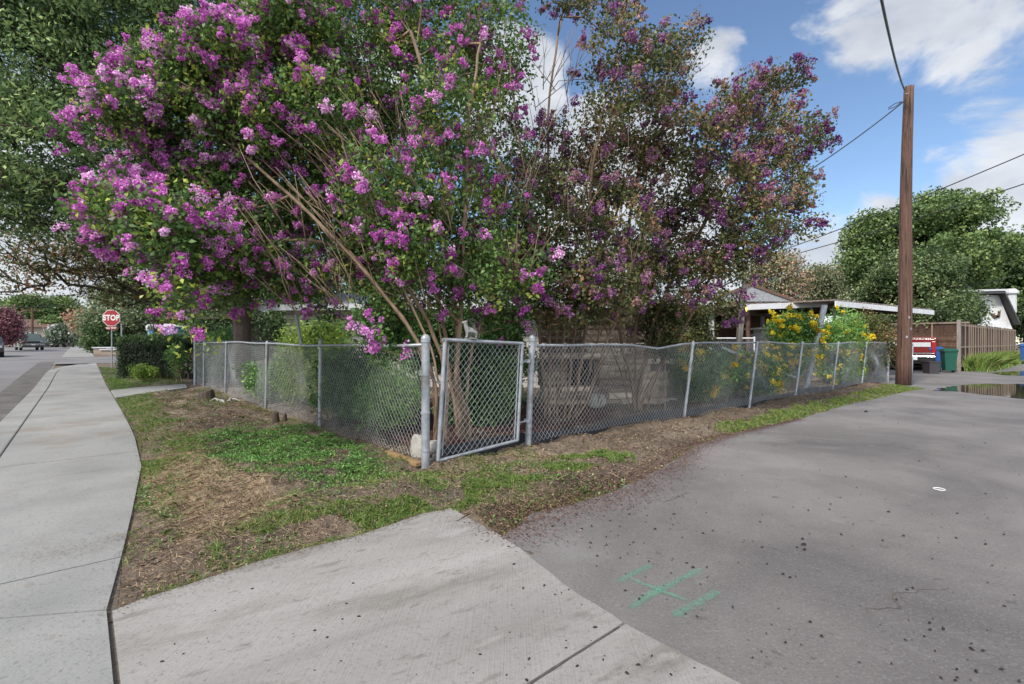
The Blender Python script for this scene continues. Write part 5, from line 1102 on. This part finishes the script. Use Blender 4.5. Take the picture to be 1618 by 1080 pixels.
corrug('carport', 'flat carport roof with white fascia over the red pickup beside the utility pole', [c0, c1, c2, c3], 0, .02, m_white, fasc=.18, cat='carport', posts=[(tuple(W(20.0, 5.2, 2.6)), m_whitedull, .05), (tuple(W(27.4, 8.8, 2.6)), m_brown, .06), (tuple(W(20.6, 10.4, 2.6)), m_brown, .06)])
# storage shed side under the carport (dark back)
mb = MB(); A_, B_ = W(20.6, 10.6), W(35, 9.6); mb.bar(Vector((A_.x, A_.y, 1.2)), Vector((B_.x, B_.y, 1.2)), 2.4, .08)
mb = MB(); ax = (B_ - A_).normalized(); mb.box(((A_.x + B_.x) / 2, (A_.y + B_.y) / 2, 1.15), ((B_ - A_).length, .08, 2.3), math.atan2(ax.y, ax.x)); tag(mb.build('board_wall', m_fwood), 'dark board wall at the back of the carport', 'wall')
# white shed roof glimpse behind yellow shrubs
mb = MB(); root = empty('garden_shed', at(1232, 19.5, z=0), 0, 'low white garden shed with sloping roof under the patio canopy', 'shed')
mb.box((1.0, 1.0, .85), (2.6, 1.6, 1.7)); mb.build('wall', m_whitedull, root); mb = MB(); mb.box((1.0, 1.0, 1.98), (3.1, 2.0, .06), Matrix.Rotation(-.05, 3, 'Y')); mb.box((1.0, 1.0, 1.83), (2.4, 1.5, .26)); mb.build('roof', m_white, root); mb = MB(); mb.lathe((.55, .4, 2.05), [(.28, 0), (.26, .1), (.15, .2), (.02, .23)], 12); mb.build('roof_vent', m_whitedull, root)
# white gabled house, right
def house_white():
    O = at(1500, 36, z=0); root = empty('gabled_house', O, 0, 'white gabled house with dark eaves behind the board fence', 'house')
    P = lambda px, py, Y=36.: at(px, Y, py=py) - O
    f = [P(1480, 560), P(1600, 560), P(1600, 520), P(1578, 466), P(1480, 466)]
    dx = Vector((2.2, 8, 0))
    mb = MB(); mb.add(f + [q + dx for q in f], [(0, 1, 2, 3, 4), (9, 8, 7, 6, 5), (1, 6, 7, 2), (0, 4, 9, 5), (2, 7, 8, 3)]); mb.build('wall', m_white, root)
    r0, r1, r2 = P(1478, 461, 35.3), P(1588, 458, 35.3), P(1612, 508, 35.3)
    mb = MB(); v = [r0, r1, r2]; dn = Vector((0, 0, -.22)); ring = lambda q: [q, q + dx * 1.1, q + dx * 1.1 + dn, q + dn]
    mb.loft([ring(r0), ring(r1), ring(r2)], None); mb.build('roof', m_darkroof, root)
    mb = MB(); mb.bar(r0 + Vector((0, -.03, .02)), r1 + Vector((0, -.03, .02)), .05, .13); mb.build('fascia', m_whitedull, root)
    mb = MB(); c = P(1597, 470, 39.); mb.lathe((c.x, c.y, c.z - 1.2), [(.35, 0), (.35, 1.5), (.5, 1.52), (.5, 1.65), (.3, 1.9)], 12); mb.build('flue', m_whitedull, root)
    mb = MB(); c = P(1574, 500, 35.9); mb.add([c + Vector((-.5, 0, .35)), c + Vector((.3, 0, .0)), c + Vector((-.1, 0, -.15)), c + Vector((.35, 0, .5))], [(0, 2, 1), (2, 1, 3)]); sx = mb.build('wall_ornament', m_brown, root); sd = sx.modifiers.new('thick', 'SOLIDIFY'); sd.thickness = .04
house_white()
# far left pieces of house
def small_house(label, px, Y, w_, h_, d_, wallm, roofm, rz=0.):
    b = at(px, Y, z=0); b.z = gz(b.x, b.y); root = empty('house', b, rz, label, 'house')
    mb = MB(); mb.box((0, 0, h_ / 2), (w_, d_, h_)); mb.build('wall', wallm, root)
    mb = MB(); v = [(-w_ / 2 - .5, -d_ / 2 - .5, h_), (w_ / 2 + .5, -d_ / 2 - .5, h_), (w_ / 2 + .5, d_ / 2 + .5, h_), (-w_ / 2 - .5, d_ / 2 + .5, h_), (-w_ / 4, 0, h_ + 1.3), (w_ / 4, 0, h_ + 1.3)]; mb.add(v, [(0, 1, 5, 4), (2, 3, 4, 5), (1, 2, 5), (3, 0, 4), (0, 3, 2, 1)]); mb.build('roof', roofm, root)
    for x in (-w_ / 4, w_ / 4):
        mb = MB(); mb.box((x, -d_ / 2 - .03, 1.5), (1.3, .06, 1.1)); wn = mb.build('window', m_whitedull, root); mb = MB(); mb.box((x, -d_ / 2 - .07, 1.5), (1.1, .02, .9)); mb.build('pane', m_glass, wn)
small_house('tan house behind the crimson flowering tree across the street', 38, 75, 12, 2.8, 8, m_tan, m_brown, .3)
small_house('brown brick house behind the hedge and round bush', 352, 31, 4.5, 2.4, 4, m_brown, m_brown, .0)

# ------------------------------------------------------------------ BOARD FENCE
def board_fence():
    A, B = W(29.9, 3.3), W(49, 2.5); root = empty('board_fence', A, 0, 'long brown board fence standing along the alley behind the tall weeds', 'fence')
    ax = (B - A); L = ax.length; ax /= L; nr = Vector((-ax.y, ax.x, 0)); ang = math.atan2(ax.y, ax.x); mb = MB(); s = 0.05
    while s < L:
        wdt = rnd.uniform(.13, .15); hh = 2.22 + rnd.uniform(-.03, .03); mb.box(A + ax * (s + wdt / 2) + nr * (.03 + rnd.uniform(0, .012)) + Vector((0, 0, hh / 2)), (wdt - .008, .018, hh), ang, rnd.uniform(.1, .55)); s += wdt
    rel(mb.build('boards', m_fwood, root), root)
    for zz in (1.12, 2.12, .25):
        mb = MB(); mb.box(A + ax * (L / 2) + nr * -.012 + Vector((0, 0, zz)), (L, .05, .07), ang); rel(mb.build('rail', m_frail, root), root)
    k = 0; s = 1.1
    while s < L:
        mb = MB(); mb.box(A + ax * s + nr * -.05 + Vector((0, 0, 1.1)), (.055, .035, 2.2), ang + rnd.uniform(-.1, .1)); rel(mb.build('batten', m_frail, root), root); s += rnd.uniform(.45, .95)
    mb = MB(); mb.box(A + Vector((0, 0, 1.18)) - ax * .05, (.13, .13, 2.36), ang); mb2 = mb; rel(mb.build('post', m_wood, root), root)
    # back panel
    C0, D0 = W(30.2, 3.7), W(35.2, 8.6); C1 = W(35.0, 3.5)
    root2 = empty('board_fence', W(35, 3.5), 0, 'brown board panel closing the yard behind the red pickup', 'fence')
    A2, B2 = W(34.6, 3.4), W(34.6, 9.6); ax = (B2 - A2); L = ax.length; ax /= L; ang = math.atan2(ax.y, ax.x); mb = MB(); s = 0
    n = int(L / .15)
    for zz in range(15): mb.box(A2 + ax * (L / 2) + Vector((0, 0, .1 + zz * .16)), (L, .02, .155), ang, rnd.uniform(.3, .6))
    rel(mb.build('boards', m_fwood, root2), root2)
    nr2 = Vector((-U[0], -U[1], 0))
    for s in (.3, 1.5, 2.7, 4.2): mb = MB(); mb.box(A2 + ax * s + nr2 * .05 + Vector((0, 0, 1.2)), (.06, .05, 2.4), ang); rel(mb.build('batten', m_frail, root2), root2)
    mb = MB(); mb.box(A2 + ax * (L / 2) + nr2 * .05 + Vector((0, 0, 2.36)), (L, .06, .08), ang); rel(mb.build('rail', m_frail, root2), root2)
board_fence()
# tall weeds at its foot
q = scatter([(30.6, 3.1), (31, 2.5), (40, 2.2), (49, 1.9), (49, 2.6), (30.6, 3.25)], 26000, .12); n = len(q)
B = np.stack([q[:, 0] * U[0] + q[:, 1] * V[0], q[:, 0] * U[1] + q[:, 1] * V[1], np.zeros(n)], 1); hgt = rng.uniform(.2, .95, n) * (1 - .5 * (q[:, 1] < 2.4)); ln = rng.normal(0, .3, (n, 2)); T = np.concatenate([ln, np.ones((n, 1))], 1); T /= np.linalg.norm(T, axis=1, keepdims=True)
s_ = np.cross(T, unit(n)); s_ /= np.linalg.norm(s_, axis=1, keepdims=True); s_ *= .011; mid = B + T * hgt[:, None] * .6; tip = B + T * hgt[:, None] + np.concatenate([ln * .4, -np.abs(ln[:, :1]) * .3], 1) * hgt[:, None]
mb = MB(); mb.add(np.stack([B - s_, B + s_, mid + s_ * .7, tip, mid - s_ * .7], 1).reshape(-1, 3), np.arange(5 * n).reshape(-1, 5), np.repeat(rng.uniform(.35, .92, n), 5)); tag(mb.build('tall_weeds', m_grass), kind='stuff')

# ------------------------------------------------------------------ UTILITY POLE AND WIRES
def utility_pole():
    b = gnd(1427, 608); t = at(1435.5, 15.4, py=137); root = empty('utility_pole', b, 0, 'tall brown wooden utility pole standing at the alley edge', 'utility pole')
    mb = MB(); n = 14; pts = [b.lerp(t, k / n) + Vector((.02 * math.sin(k * .5), 0, 0)) for k in range(n + 1)]; pts[0] = pts[0] - Vector((0, 0, .1)); mb.tube(pts, [.205 - .075 * k / n for k in range(n + 1)], 18); rel(mb.build('shaft', m_pole, root, smooth=True), root)
    c = b + Vector((.235, -.03, 0)); mb = MB(); mb.tube([c, c + Vector((.03, 0, 1.3))], .03, 8); rel(mb.build('ground_conduit', m_galv, root, smooth=True), root)
    mb = MB(); tt = at(1432, 15.2, py=146); mb.tube([tt + Vector((-.13, -.12, -.1)), tt + Vector((-.05, -.13, -.1))], .02, 6); rel(mb.build('bracket', m_galv, root), root)
    for k in range(16): mb = MB(); a3 = rnd.uniform(-2.6, -.6); zz_ = rnd.uniform(1.1, 2.2); c = b.lerp(t, zz_ / 9.3) + Vector((math.cos(a3) * .193, math.sin(a3) * .193, 0)); mb.box(c, (.016, .01, .006), a3 + math.pi / 2); rel(mb.build('staple', m_galv, root), root)
    for zz_, a2_ in ((1.5, -1.9), (1.75, -1.2), (2.1, -1.6)): mb = MB(); c = b.lerp(t, zz_ / 9.3) + Vector((math.cos(a2_) * .195, math.sin(a2_) * .195, 0)); mb.box(c, (.05, .008, .07), a2_ + math.pi / 2); rel(mb.build('tag_plate', m_galv, root), root)
    return t
topP = utility_pole()
def wire(label, A, B, sag, r, cat='power line', n=26):
    A = Vector(A); B = Vector(B); mb = MB(); mb.tube([A.lerp(B, k / n) - Vector((0, 0, sag * 4 * (k / n) * (1 - k / n))) for k in range(n + 1)], r, 6); tag(mb.build('power_line', m_black, smooth=True), label, cat)
wire('twisted black cable rising from the pole top out over the alley', at(1429, 15.2, py=141), at(1330, 4.2, py=-330), .35, .022)
wire('black service drop slanting down left from the pole into the purple tree', at(1428, 15.3, py=160), at(1120, 19.0, py=352), .35, .018)
mb = MB()
a_ = at(1425, 15.3, py=160)
for k in range(2): mb.tube([a_, a_ + Vector((-.2, 0, -.06 - .1 * k)), a_ + Vector((-.42, 0, -.2 - .04 * k))], .011, 4)
tag(mb.build('cable_splice', m_black), 'frayed splice where the service drop meets the pole top', 'cable splice')
wire('upper of the two long lines crossing above the tall green tree', at(1760, 24, py=182), at(1200, 40, py=408), .25, .03)
wire('lower of the two long lines crossing above the tall green tree', at(1760, 24, py=242), at(1200, 40, py=416), .25, .03)
wire('thin line from the white house roof up to the right', at(1700, 30, py=405), at(1500, 36, py=455), .3, .02)
def far_pole(label, px, Y, top, arm=True):
    b = at(px, Y, z=0); b.z = gz(b.x, b.y); t = at(px, Y, py=top); root = empty('utility_pole', b, 0, label, 'utility pole', 'utility poles down the street'); mb = MB(); mb.tube([b, t], [.17, .12], 8); rel(mb.build('shaft', m_pole, root), root)
    if arm: mb = MB(); mb.bar(t + Vector((-1.2, 0, -.3)), t + Vector((1.2, 0, -.3)), .1, .1); rel(mb.build('crossarm', m_pole, root), root)
far_pole('dark utility pole above the nearest parked pickup truck', 51, 66, 486)
far_pole('dark utility pole rising between the parked cars', 68, 88, 496, False)
wire('higher line across the street at the far left', at(-60, 60, py=458), at(130, 66, py=464), .5, .035); wire('lower line across the street at the far left', at(-60, 60, py=480), at(150, 66, py=476), .5, .035)

# ------------------------------------------------------------------ STOP SIGN
def text_mesh(name, s, size, m, parent, loc, rot=(R(90), 0, 0), ext=.002, xs=1.0, font_bold=.012):
    cu = bpy.data.curves.new(name, 'FONT'); cu.body = s; cu.size = size; cu.align_x = 'CENTER'; cu.align_y = 'CENTER'; cu.extrude = ext; cu.offset = font_bold; cu.space_character = 1.08
    tmp = bpy.data.objects.new('tmp', cu); C.objects.link(tmp); dg = bpy.context.evaluated_depsgraph_get(); me = bpy.data.meshes.new_from_object(tmp.evaluated_get(dg)); C.objects.unlink(tmp); bpy.data.objects.remove(tmp)
    me.materials.clear(); me.materials.append(m); o = bpy.data.objects.new(name, me); C.objects.link(o); o.parent = parent; o.location = loc; o.rotation_euler = rot; o.scale = (xs, 1, 1); return o
def stop_sign():
    Y = 22.4; b = at(176, Y, z=0); b.z = gz(b.x, b.y); root = empty('stop_sign', b, R(6), 'red octagonal stop sign on a thin steel post by the hedge', 'stop sign'); zc = H + (CY - 502) / FPX * Y - b.z
    mb = MB(); mb.tube([(0, .03, -.1), (0, .03, zc + .35)], .028, 8); mb.build('post', m_galv, root)
    def octa(r, y, th): 
        mb = MB(); pts = [(r * math.cos(R(22.5 + 45 * k)), r * math.sin(R(22.5 + 45 * k))) for k in range(8)]
        v = [(x, y, zc + z) for x, z in pts] + [(x, y - th, zc + z) for x, z in pts]; mb.add(v, [tuple(range(8)), tuple(range(8, 16))[::-1]] + [(i, 8 + i, 8 + (i + 1) % 8, (i + 1) % 8) for i in range(8)]); return mb
    fc = octa(.40, 0, .006).build('sign_border', m_signwhite, root); octa(.375, -.007, .004).build('sign_face', m_signred, root)
    text_mesh('lettering', 'STOP', .34, m_signwhite, root, (0, -.0135, zc), xs=.80, font_bold=.014)
    mb = MB(); mb.box((0, -.002, zc - .46), (.46, .006, .13)); pl_ = mb.build('plaque', m_signred, root); text_mesh('plaque_lettering', 'ALL WAY', .12, m_signwhite, root, (0, -.0075, zc - .46), xs=.8, font_bold=.004)
stop_sign()
mb = MB(); b = at(192, 27, z=0); b.z = gz(b.x, b.y); mb.tube([b, at(192, 27, py=511)], .035, 8); tag(mb.build('signpost', m_galv), 'bare thin steel post just right of the stop sign', 'post')
# low brick planter beyond the stop sign
def planter():
    b = at(172, 38, z=0); b.z = gz(b.x, b.y); root = empty('brick_planter', b, .3, 'low tan brick planter beyond the stop sign post', 'planter')
    mb = MB(); mb.box((0, 0, .2), (1.6, .9, .5)); mb.box((.9, -1., .1), (1.6, .9, .4)); mb.build('wall', m_tan, root); mb = MB(); mb.box((0, 0, .47), (1.75, 1.05, .08)); mb.box((.9, -1., .33), (1.75, 1.05, .08)); mb.build('coping', m_whitedull, root)
planter()
# ------------------------------------------------------------------ PORTABLE TOILET
def toilet():
    b = at(262, 26, z=0); b.z = gz(b.x, b.y); root = empty('portable_toilet', b, .25, 'blue portable toilet with a white roof behind the hedge', 'portable toilet')
    mb = MB(); mb.box((0, 0, .95), (1.2, 1.2, 1.9)); mb.build('cabin', m_blue, root, bevel=.03)
    mb = MB(); rings = []
    for k in range(9):
        x = -.66 + 1.32 * k / 8; z = 1.92 + .14 * math.sin(math.pi * k / 8); rings.append([(x, -.66, 1.9), (x, .66, 1.9), (x, .66, z + .03), (x, -.66, z + .03)])
    mb.loft(rings, None); mb.build('roof', m_white, root)
    mb = MB(); mb.box((0, -.62, .9), (.8, .03, 1.7)); d = mb.build('door', m_blue, root, bevel=.01); mb = MB(); mb.box((.1, -.645, 1.2), (.42, .012, .3)); mb.build('notice', m_white, d); mb = MB(); mb.box((.32, -.65, .95), (.05, .04, .12)); mb.build('handle', m_black, d)
    mb = MB(); mb.box((-.61, 0, 1.6), (.012, .6, .12)); mb.box((.61, 0, 1.6), (.012, .6, .12)); mb.build('vent', m_whitedull, root)
toilet()
b = at(236, 24, z=0); mb = MB(); mb.tube([b, at(236, 24, py=524)], .05, 8); mb.lathe(at(236, 24, py=523), [(.07, 0), (.13, .04), (.15, .18), (.12, .3), (.02, .34)], 12); tag(mb.build('lantern_post', m_whitedull), 'slim garden lantern post beside the blue portable toilet', 'lantern')
# ------------------------------------------------------------------ VEHICLES
def wheel(root, x, y, r, w_):
    mb = MB(); mb.lathe((x, y, r), [(r * .6, -w_ / 2), (r * .95, -w_ / 2), (r, -w_ / 3), (r, w_ / 3), (r * .95, w_ / 2), (r * .6, w_ / 2)], 20, 'Y'); wh = mb.build('wheel', m_tyre, root, smooth=False)
    mb = MB(); s = 1 if y > 0 else -1; mb.lathe((x, y + s * w_ * .42, r), [(r * .62, -.02), (r * .6, .012), (r * .2, .03), (.02, .03)] if s > 0 else [(.02, -.03), (r * .2, -.03), (r * .6, -.012), (r * .62, .02)], 16, 'Y'); mb.build('rim', m_chrome, wh)
def carbody(profile, W2, tuck=.12):
    """profile: side outline (x,z) closed; body width W2, cabin tucked"""
    rings = []
    for y, k in ((-W2, .0), (-W2 * .92, 1.), (W2 * .92, 1.), (W2, .0)):
        ring = []
        for x, z in profile:
            s = 1 - .03 * (1 - k); t = max(0, z - .95) * tuck; yy = y * (1 - t / W2 * 1.4)
            ring.append((x * s, yy, .35 + (z - .35) * (1 if k else .97)))
        rings.append(ring)
    mb = MB(); mb.loft(rings, None); return mb
def car(label, px, Y, kind, col, rz, group):
    b = at(px, Y, z=0); b.z = gz(b.x, b.y) - .13; root = empty('parked_' + kind, b, rz, label, kind.replace('_', ' '), group)
    m = flat('paint_' + kind + str(px), col, .35, coat=.5)
    if kind == 'sedan': prof = [(-2.2, .35), (2.2, .35), (2.25, .7), (2.15, .85), (1.1, .95), (.5, 1.38), (-.75, 1.42), (-1.5, 1.0), (-2.15, .95), (-2.25, .6)]; gl = [(1.05, .97), (.52, 1.33), (-.72, 1.37), (-1.42, 1.0)]
    else: prof = [(-2.5, .32), (2.4, .30), (2.45, .95), (2.3, 1.12), (1.1, 1.2), (.65, 1.72), (-.75, 1.75), (-.9, 1.2), (-2.5, 1.2)]; gl = [(1.05, 1.2), (.62, 1.67), (-.72, 1.69), (-.84, 1.22)]
    mb = carbody(prof, .88); mb.build('body', m, root, bevel=.03)
    mb = MB()
    (x0, z0), (x1, z1) = gl[0], gl[1]; yy = .72
    mb.add([(x0 + .03, -yy, z0 + .02), (x0 + .03, yy, z0 + .02), (x1 + .05, yy * .88, z1), (x1 + .05, -yy * .88, z1)], [(0, 1, 2, 3)]); o = mb.build('windscreen', m_glass, root); sd = o.modifiers.new('t', 'SOLIDIFY'); sd.thickness = .02
    for s in (-1, 1):
        mb = MB(); mb.add([(gl[0][0] - .1, s * .86, gl[0][1]), (gl[1][0] - .06, s * .80, gl[1][1] - .02), (gl[2][0], s * .80, gl[2][1] - .02), (gl[3][0], s * .86, gl[3][1])], [(0, 1, 2, 3)]); o = mb.build('side_window', m_glass, root); sd = o.modifiers.new('t', 'SOLIDIFY'); sd.thickness = .03
    zf = .68 if kind == 'sedan' else .85; xf = 2.24 if kind == 'sedan' else 2.42
    mb = MB(); mb.box((xf, 0, zf), (.06, .9, .16)); mb.build('grille', m_black, root)
    for s in (-.66, .66): mb = MB(); mb.box((xf, s, zf + .02), (.07, .3, .15)); mb.build('headlight', m_chrome, root, bevel=.02)
    mb = MB(); mb.box((xf + .04, 0, zf - .27), (.14, 1.7, .16)); mb.build('bumper', m_chrome if kind != 'sedan' else m_black, root, bevel=.02)
    mb = MB(); mb.box((xf + .12, 0, zf - .25), (.01, .32, .15)); mb.build('number_plate', m_white, root)
    r = .32 if kind == 'sedan' else .38
    for x in (-1.4, 1.45):
        for s in (-.8, .8): wheel(root, x, s, r, .2)
GCx = 'vehicles parked down the left side of the street'
dv = math.atan2(-V[1], -V[0])   # nose towards us
car('dark green pickup truck parked nearest on the far left kerb', 46, 52, 'pickup_truck', (.05, .07, .065), dv + .18, GCx)
car('dark blue sedan parked second in line behind the green pickup', 78, 72, 'sedan', (.03, .035, .06), dv + .1, GCx)
car('black sedan with pale windscreen parked before the white flowering tree', 94, 76, 'sedan', (.03, .035, .05), dv + .0, GCx)
car('tan sedan parked farthest, near the end of the street', 121, 105, 'sedan', (.42, .34, .20), dv - .6, GCx)
car('dark sedan cut off by the left edge of the view', -24, 34, 'sedan', (.03, .03, .035), dv + .1, GCx)

def pickup():
    # local +x is forward; tail at x=0
    T = W(29.3, 4.95, 0); root = empty('parked_pickup', T, math.atan2(U[1], U[0]) + .10, 'red and silver pickup truck parked tail out under the carport', 'pickup truck')
    w2 = .93
    mb = MB(); mb.box((1.15, -w2 + .04, 1.12), (2.3, .08, .8)); mb.box((1.15, w2 - .04, 1.12), (2.3, .08, .8)); mb.box((1.15, 0, .8), (2.3, 1.8, .08)); mb.box((2.33, 0, 1.12), (.06, 1.8, .74)); mb.build('bed', m_red, root, bevel=.02)
    mb = MB(); mb.box((.0, 0, 1.12), (.07, 1.52, .76)); tg_ = mb.build('tailgate', m_red, root, bevel=.015)
    mb = MB(); mb.box((-.045, 0, 1.23), (.02, 1.48, .2)); mb.build('trim_band', m_whitedull, tg_); mb = MB(); mb.box((-.045, 0, .82), (.02, 1.5, .08)); mb.build('trim_strip', m_chrome, tg_)
    mb = MB(); mb.box((-.05, .0, 1.43), (.03, .16, .04)); mb.build('handle', m_chrome, tg_)
    for s in (-1, 1): mb = MB(); mb.box((-.02, s * .85, 1.12), (.06, .13, .5)); mb.build('tail_light', flat('lamp_red' + str(s), (.30, .01, .01), .2), root, bevel=.01)
    mb = MB(); mb.box((-.15, 0, .66), (.16, 1.84, .10)); mb.build('bumper', m_chrome, root, bevel=.02); mb = MB(); mb.box((-.13, 0, .54), (.12, 1.8, .14)); mb.build('lower_bumper', m_black, root, bevel=.02)
    mb = MB(); mb.box((-.237, -.1, .60), (.008, .36, .17)); mb.build('number_plate', m_white, root)
    prof = [(2.4, .5), (5.2, .5), (5.25, .95), (5.1, 1.1), (3.95, 1.15), (3.55, 1.58), (2.45, 1.6), (2.38, 1.2)]
    mb = MB(); rings = []
    for y in (-w2, -w2 * .93, w2 * .93, w2): rings.append([(x, y * (1 - max(0, z - 1.2) * .22), z) for x, z in prof])
    mb.loft(rings, None); mb.build('cab', m_red, root, bevel=.03)
    mb = MB(); mb.box((2.41, 0, 1.40), (.03, 1.3, .28)); mb.build('rear_window', m_glass, root)
    for s in (-1, 1): mb = MB(); mb.box((3.0, s * .88, 1.38), (.9, .03, .28)); mb.build('side_window', m_glass, root)
    mb = MB(); mb.box((2.6, 0, .45), (4.6, 1.0, .2)); mb.build('chassis', m_black, root)
    for x in (1.0, 4.3):
        for s in (-.8, .8): wheel(root, x, s, .37, .22)
    for s in (-.7, .7): mb = MB(); mb.box((.55, s, .3), (.02, .34, .4)); mb.build('mud_flap', m_black, root)
pickup()
def bin_(label, c, m, rz, s=1.0, cls='wheelie_bin'):
    root = empty(cls, c, rz, label, 'bin', 'bins beside the red pickup' if cls == 'wheelie_bin' else None, s)
    mb = MB(); rings = []
    for z, k in ((.1, .78), (.5, .88), (.98, 1.0)): rings.append([(-.24 * k, -.27 * k, z), (.24 * k, -.27 * k, z), (.24 * k, .27 * k, z), (-.24 * k, .27 * k, z)])
    mb.loft(rings, None); mb.box((0, 0, .97), (.53, .60, .05)); mb.build('body', m, root, bevel=.02)
    mb = MB(); rings = []
    for y, z in ((-.36, 1.02), (-.2, 1.08), (.1, 1.10), (.36, 1.04)): rings.append([(-.27, y * .88, .995), (.27, y * .88, .995), (.25, y * .88, z), (-.25, y * .88, z)])
    mb.loft(rings, None); mb.build('lid', m, root, bevel=.01)
    for s_ in (-1, 1): mb = MB(); mb.lathe((s_ * .25, .28, .11), [(.11, -.03), (.12, 0), (.11, .03)], 14, 'X'); mb.build('wheel', m_tyre, root)
    mb = MB(); mb.tube([(-.25, .38, 1.0), (-.25, .44, .98), (.25, .44, .98), (.25, .38, 1.0)], .018, 6); mb.build('handle', m, root)
bz = math.atan2(U[1], U[0]) - math.pi / 2
bin_('green wheelie bin standing nearest the board fence post', gnd(1499, 588.5), m_bingreen, bz + .45, .97)
bin_('blue wheelie bin between the green bin and the pickup', gnd(1489, 587) + Vector((0, .45, 0)), m_binblue, bz + .45, 1.04)
bin_('blue wheelie bin at the right edge beyond the tall weeds', at(1622, 30, z=0), m_binblue, bz, 1.15)
def tub():
    c = gnd(1471, 590); root = empty('rubbish_bin', c, 0, 'low dark grey rubbish bin without lid under the pickup tailgate', 'bin'); mb = MB(); rings = []
    for z, k in ((.0, .8), (.3, .9), (.52, 1.), (.52, .94), (.06, .76)): rings.append([(x * k, y * k, z) for x, y in ((-.25, -.22), (.25, -.22), (.25, .22), (-.25, .22))])
    mb.loft(rings, None); mb.build('body', m_bingrey, root, bevel=.01); mb = MB()
    for y in (-.225, .225): mb.box((0, y, .51), (.52, .03, .035))
    for x in (-.255, .255): mb.box((x, 0, .51), (.03, .48, .035))
    mb.build('rim', m_bingrey, root)
tub()
# ------------------------------------------------------------------ LEANING POSTS IN THE YARD
def leanpost(label, A, B, r, m=m_wood, sq=True):
    mb = MB(); (mb.bar(A, B, r * 2, r * 2) if sq else mb.tube([A, B], r, 10)); tag(mb.build('leaning_post', m, bevel=.004 if sq else 0), label, 'post')
leanpost('thin grey post leaning right before the dark porch', at(1158, 12, z=.0), at(1178, 12, py=440), .055, m_wood)
leanpost('thick pale metal post leaning right among the yellow flowers', at(1271, 12.6, z=.0), at(1303, 12.6, py=482), .07, m_galv, False)
leanpost('fallen rail lying aslant behind the right fence', at(1140, 11.4, py=549), at(1259, 11.8, py=597), .03, m_galv)
leanpost('slim bare pole rising from the left fence mid post', at(476, 7.1, py=545), at(468, 7.1, py=496), .02, m_galv, False)
leanpost('thin rotten stake leaning in the yard behind the right fence', at(1146, 10.6, z=0.0), at(1166, 10.6, py=560), .025, m_wood)
# white garden railing before the porch
root = empty('garden_rail', at(1115, 16, z=0), 0, 'low white metal railing in front of the dark porch', 'railing')
mb = MB(); A, B = at(1113, 16, py=534), at(1192, 16, py=534); mb.tube([A, B], .02, 8); rel(mb.build('rail', m_white, root), root)
for q in (A, B): mb = MB(); mb.tube([(q.x, q.y, 0), (q.x, q.y, q.z + .05)], .025, 8); rel(mb.build('post', m_white, root), root)
v, F = wire_mesh((A.x, A.y, 0), (B.x, B.y, 0), lambda s: .1, lambda s: A.z, a=.05, h=.06, rad=.0025); mb = MB(); mb.add(v, F); rel(mb.build('wire_mesh', m_wire, root), root)
mb = MB(); c = at(1093, 15.5, z=.0); mb.lathe(c, [(.22, 0), (.3, .5), (.36, 1.2), (.38, 1.55), (.34, 1.57)], 16); tag(mb.build('plant_pot', m_terra), 'tall terracotta pot behind the right fence near the stone wall', 'pot')
# porch lamp: a lit bulb
m_bulb = bpy.data.materials.new('lit_bulb'); m_bulb.use_nodes = True; m_bulb.node_tree.nodes['Principled BSDF'].inputs['Emission Color'].default_value = (1, .55, .1, 1); m_bulb.node_tree.nodes['Principled BSDF'].inputs['Emission Strength'].default_value = 1.6; m_bulb.node_tree.nodes['Principled BSDF'].inputs['Base Color'].default_value = (.8, .4, .05, 1)
c = at(1177, 17.3, py=487); root = empty('porch_lamp', c, 0, 'small lit amber lamp hanging by the brown porch column', 'lamp'); mb = MB(); mb.lathe((0, 0, -.10), [(.02, -.04), (.07, 0), (.085, .08), (.05, .15), (.02, .17)], 12); mb.build('bulb', m_bulb, root, smooth=True); mb = MB(); mb.lathe((0, 0, .05), [(.06, 0), (.03, .05), (.01, .12)], 10); mb.build('cap', m_black, root)
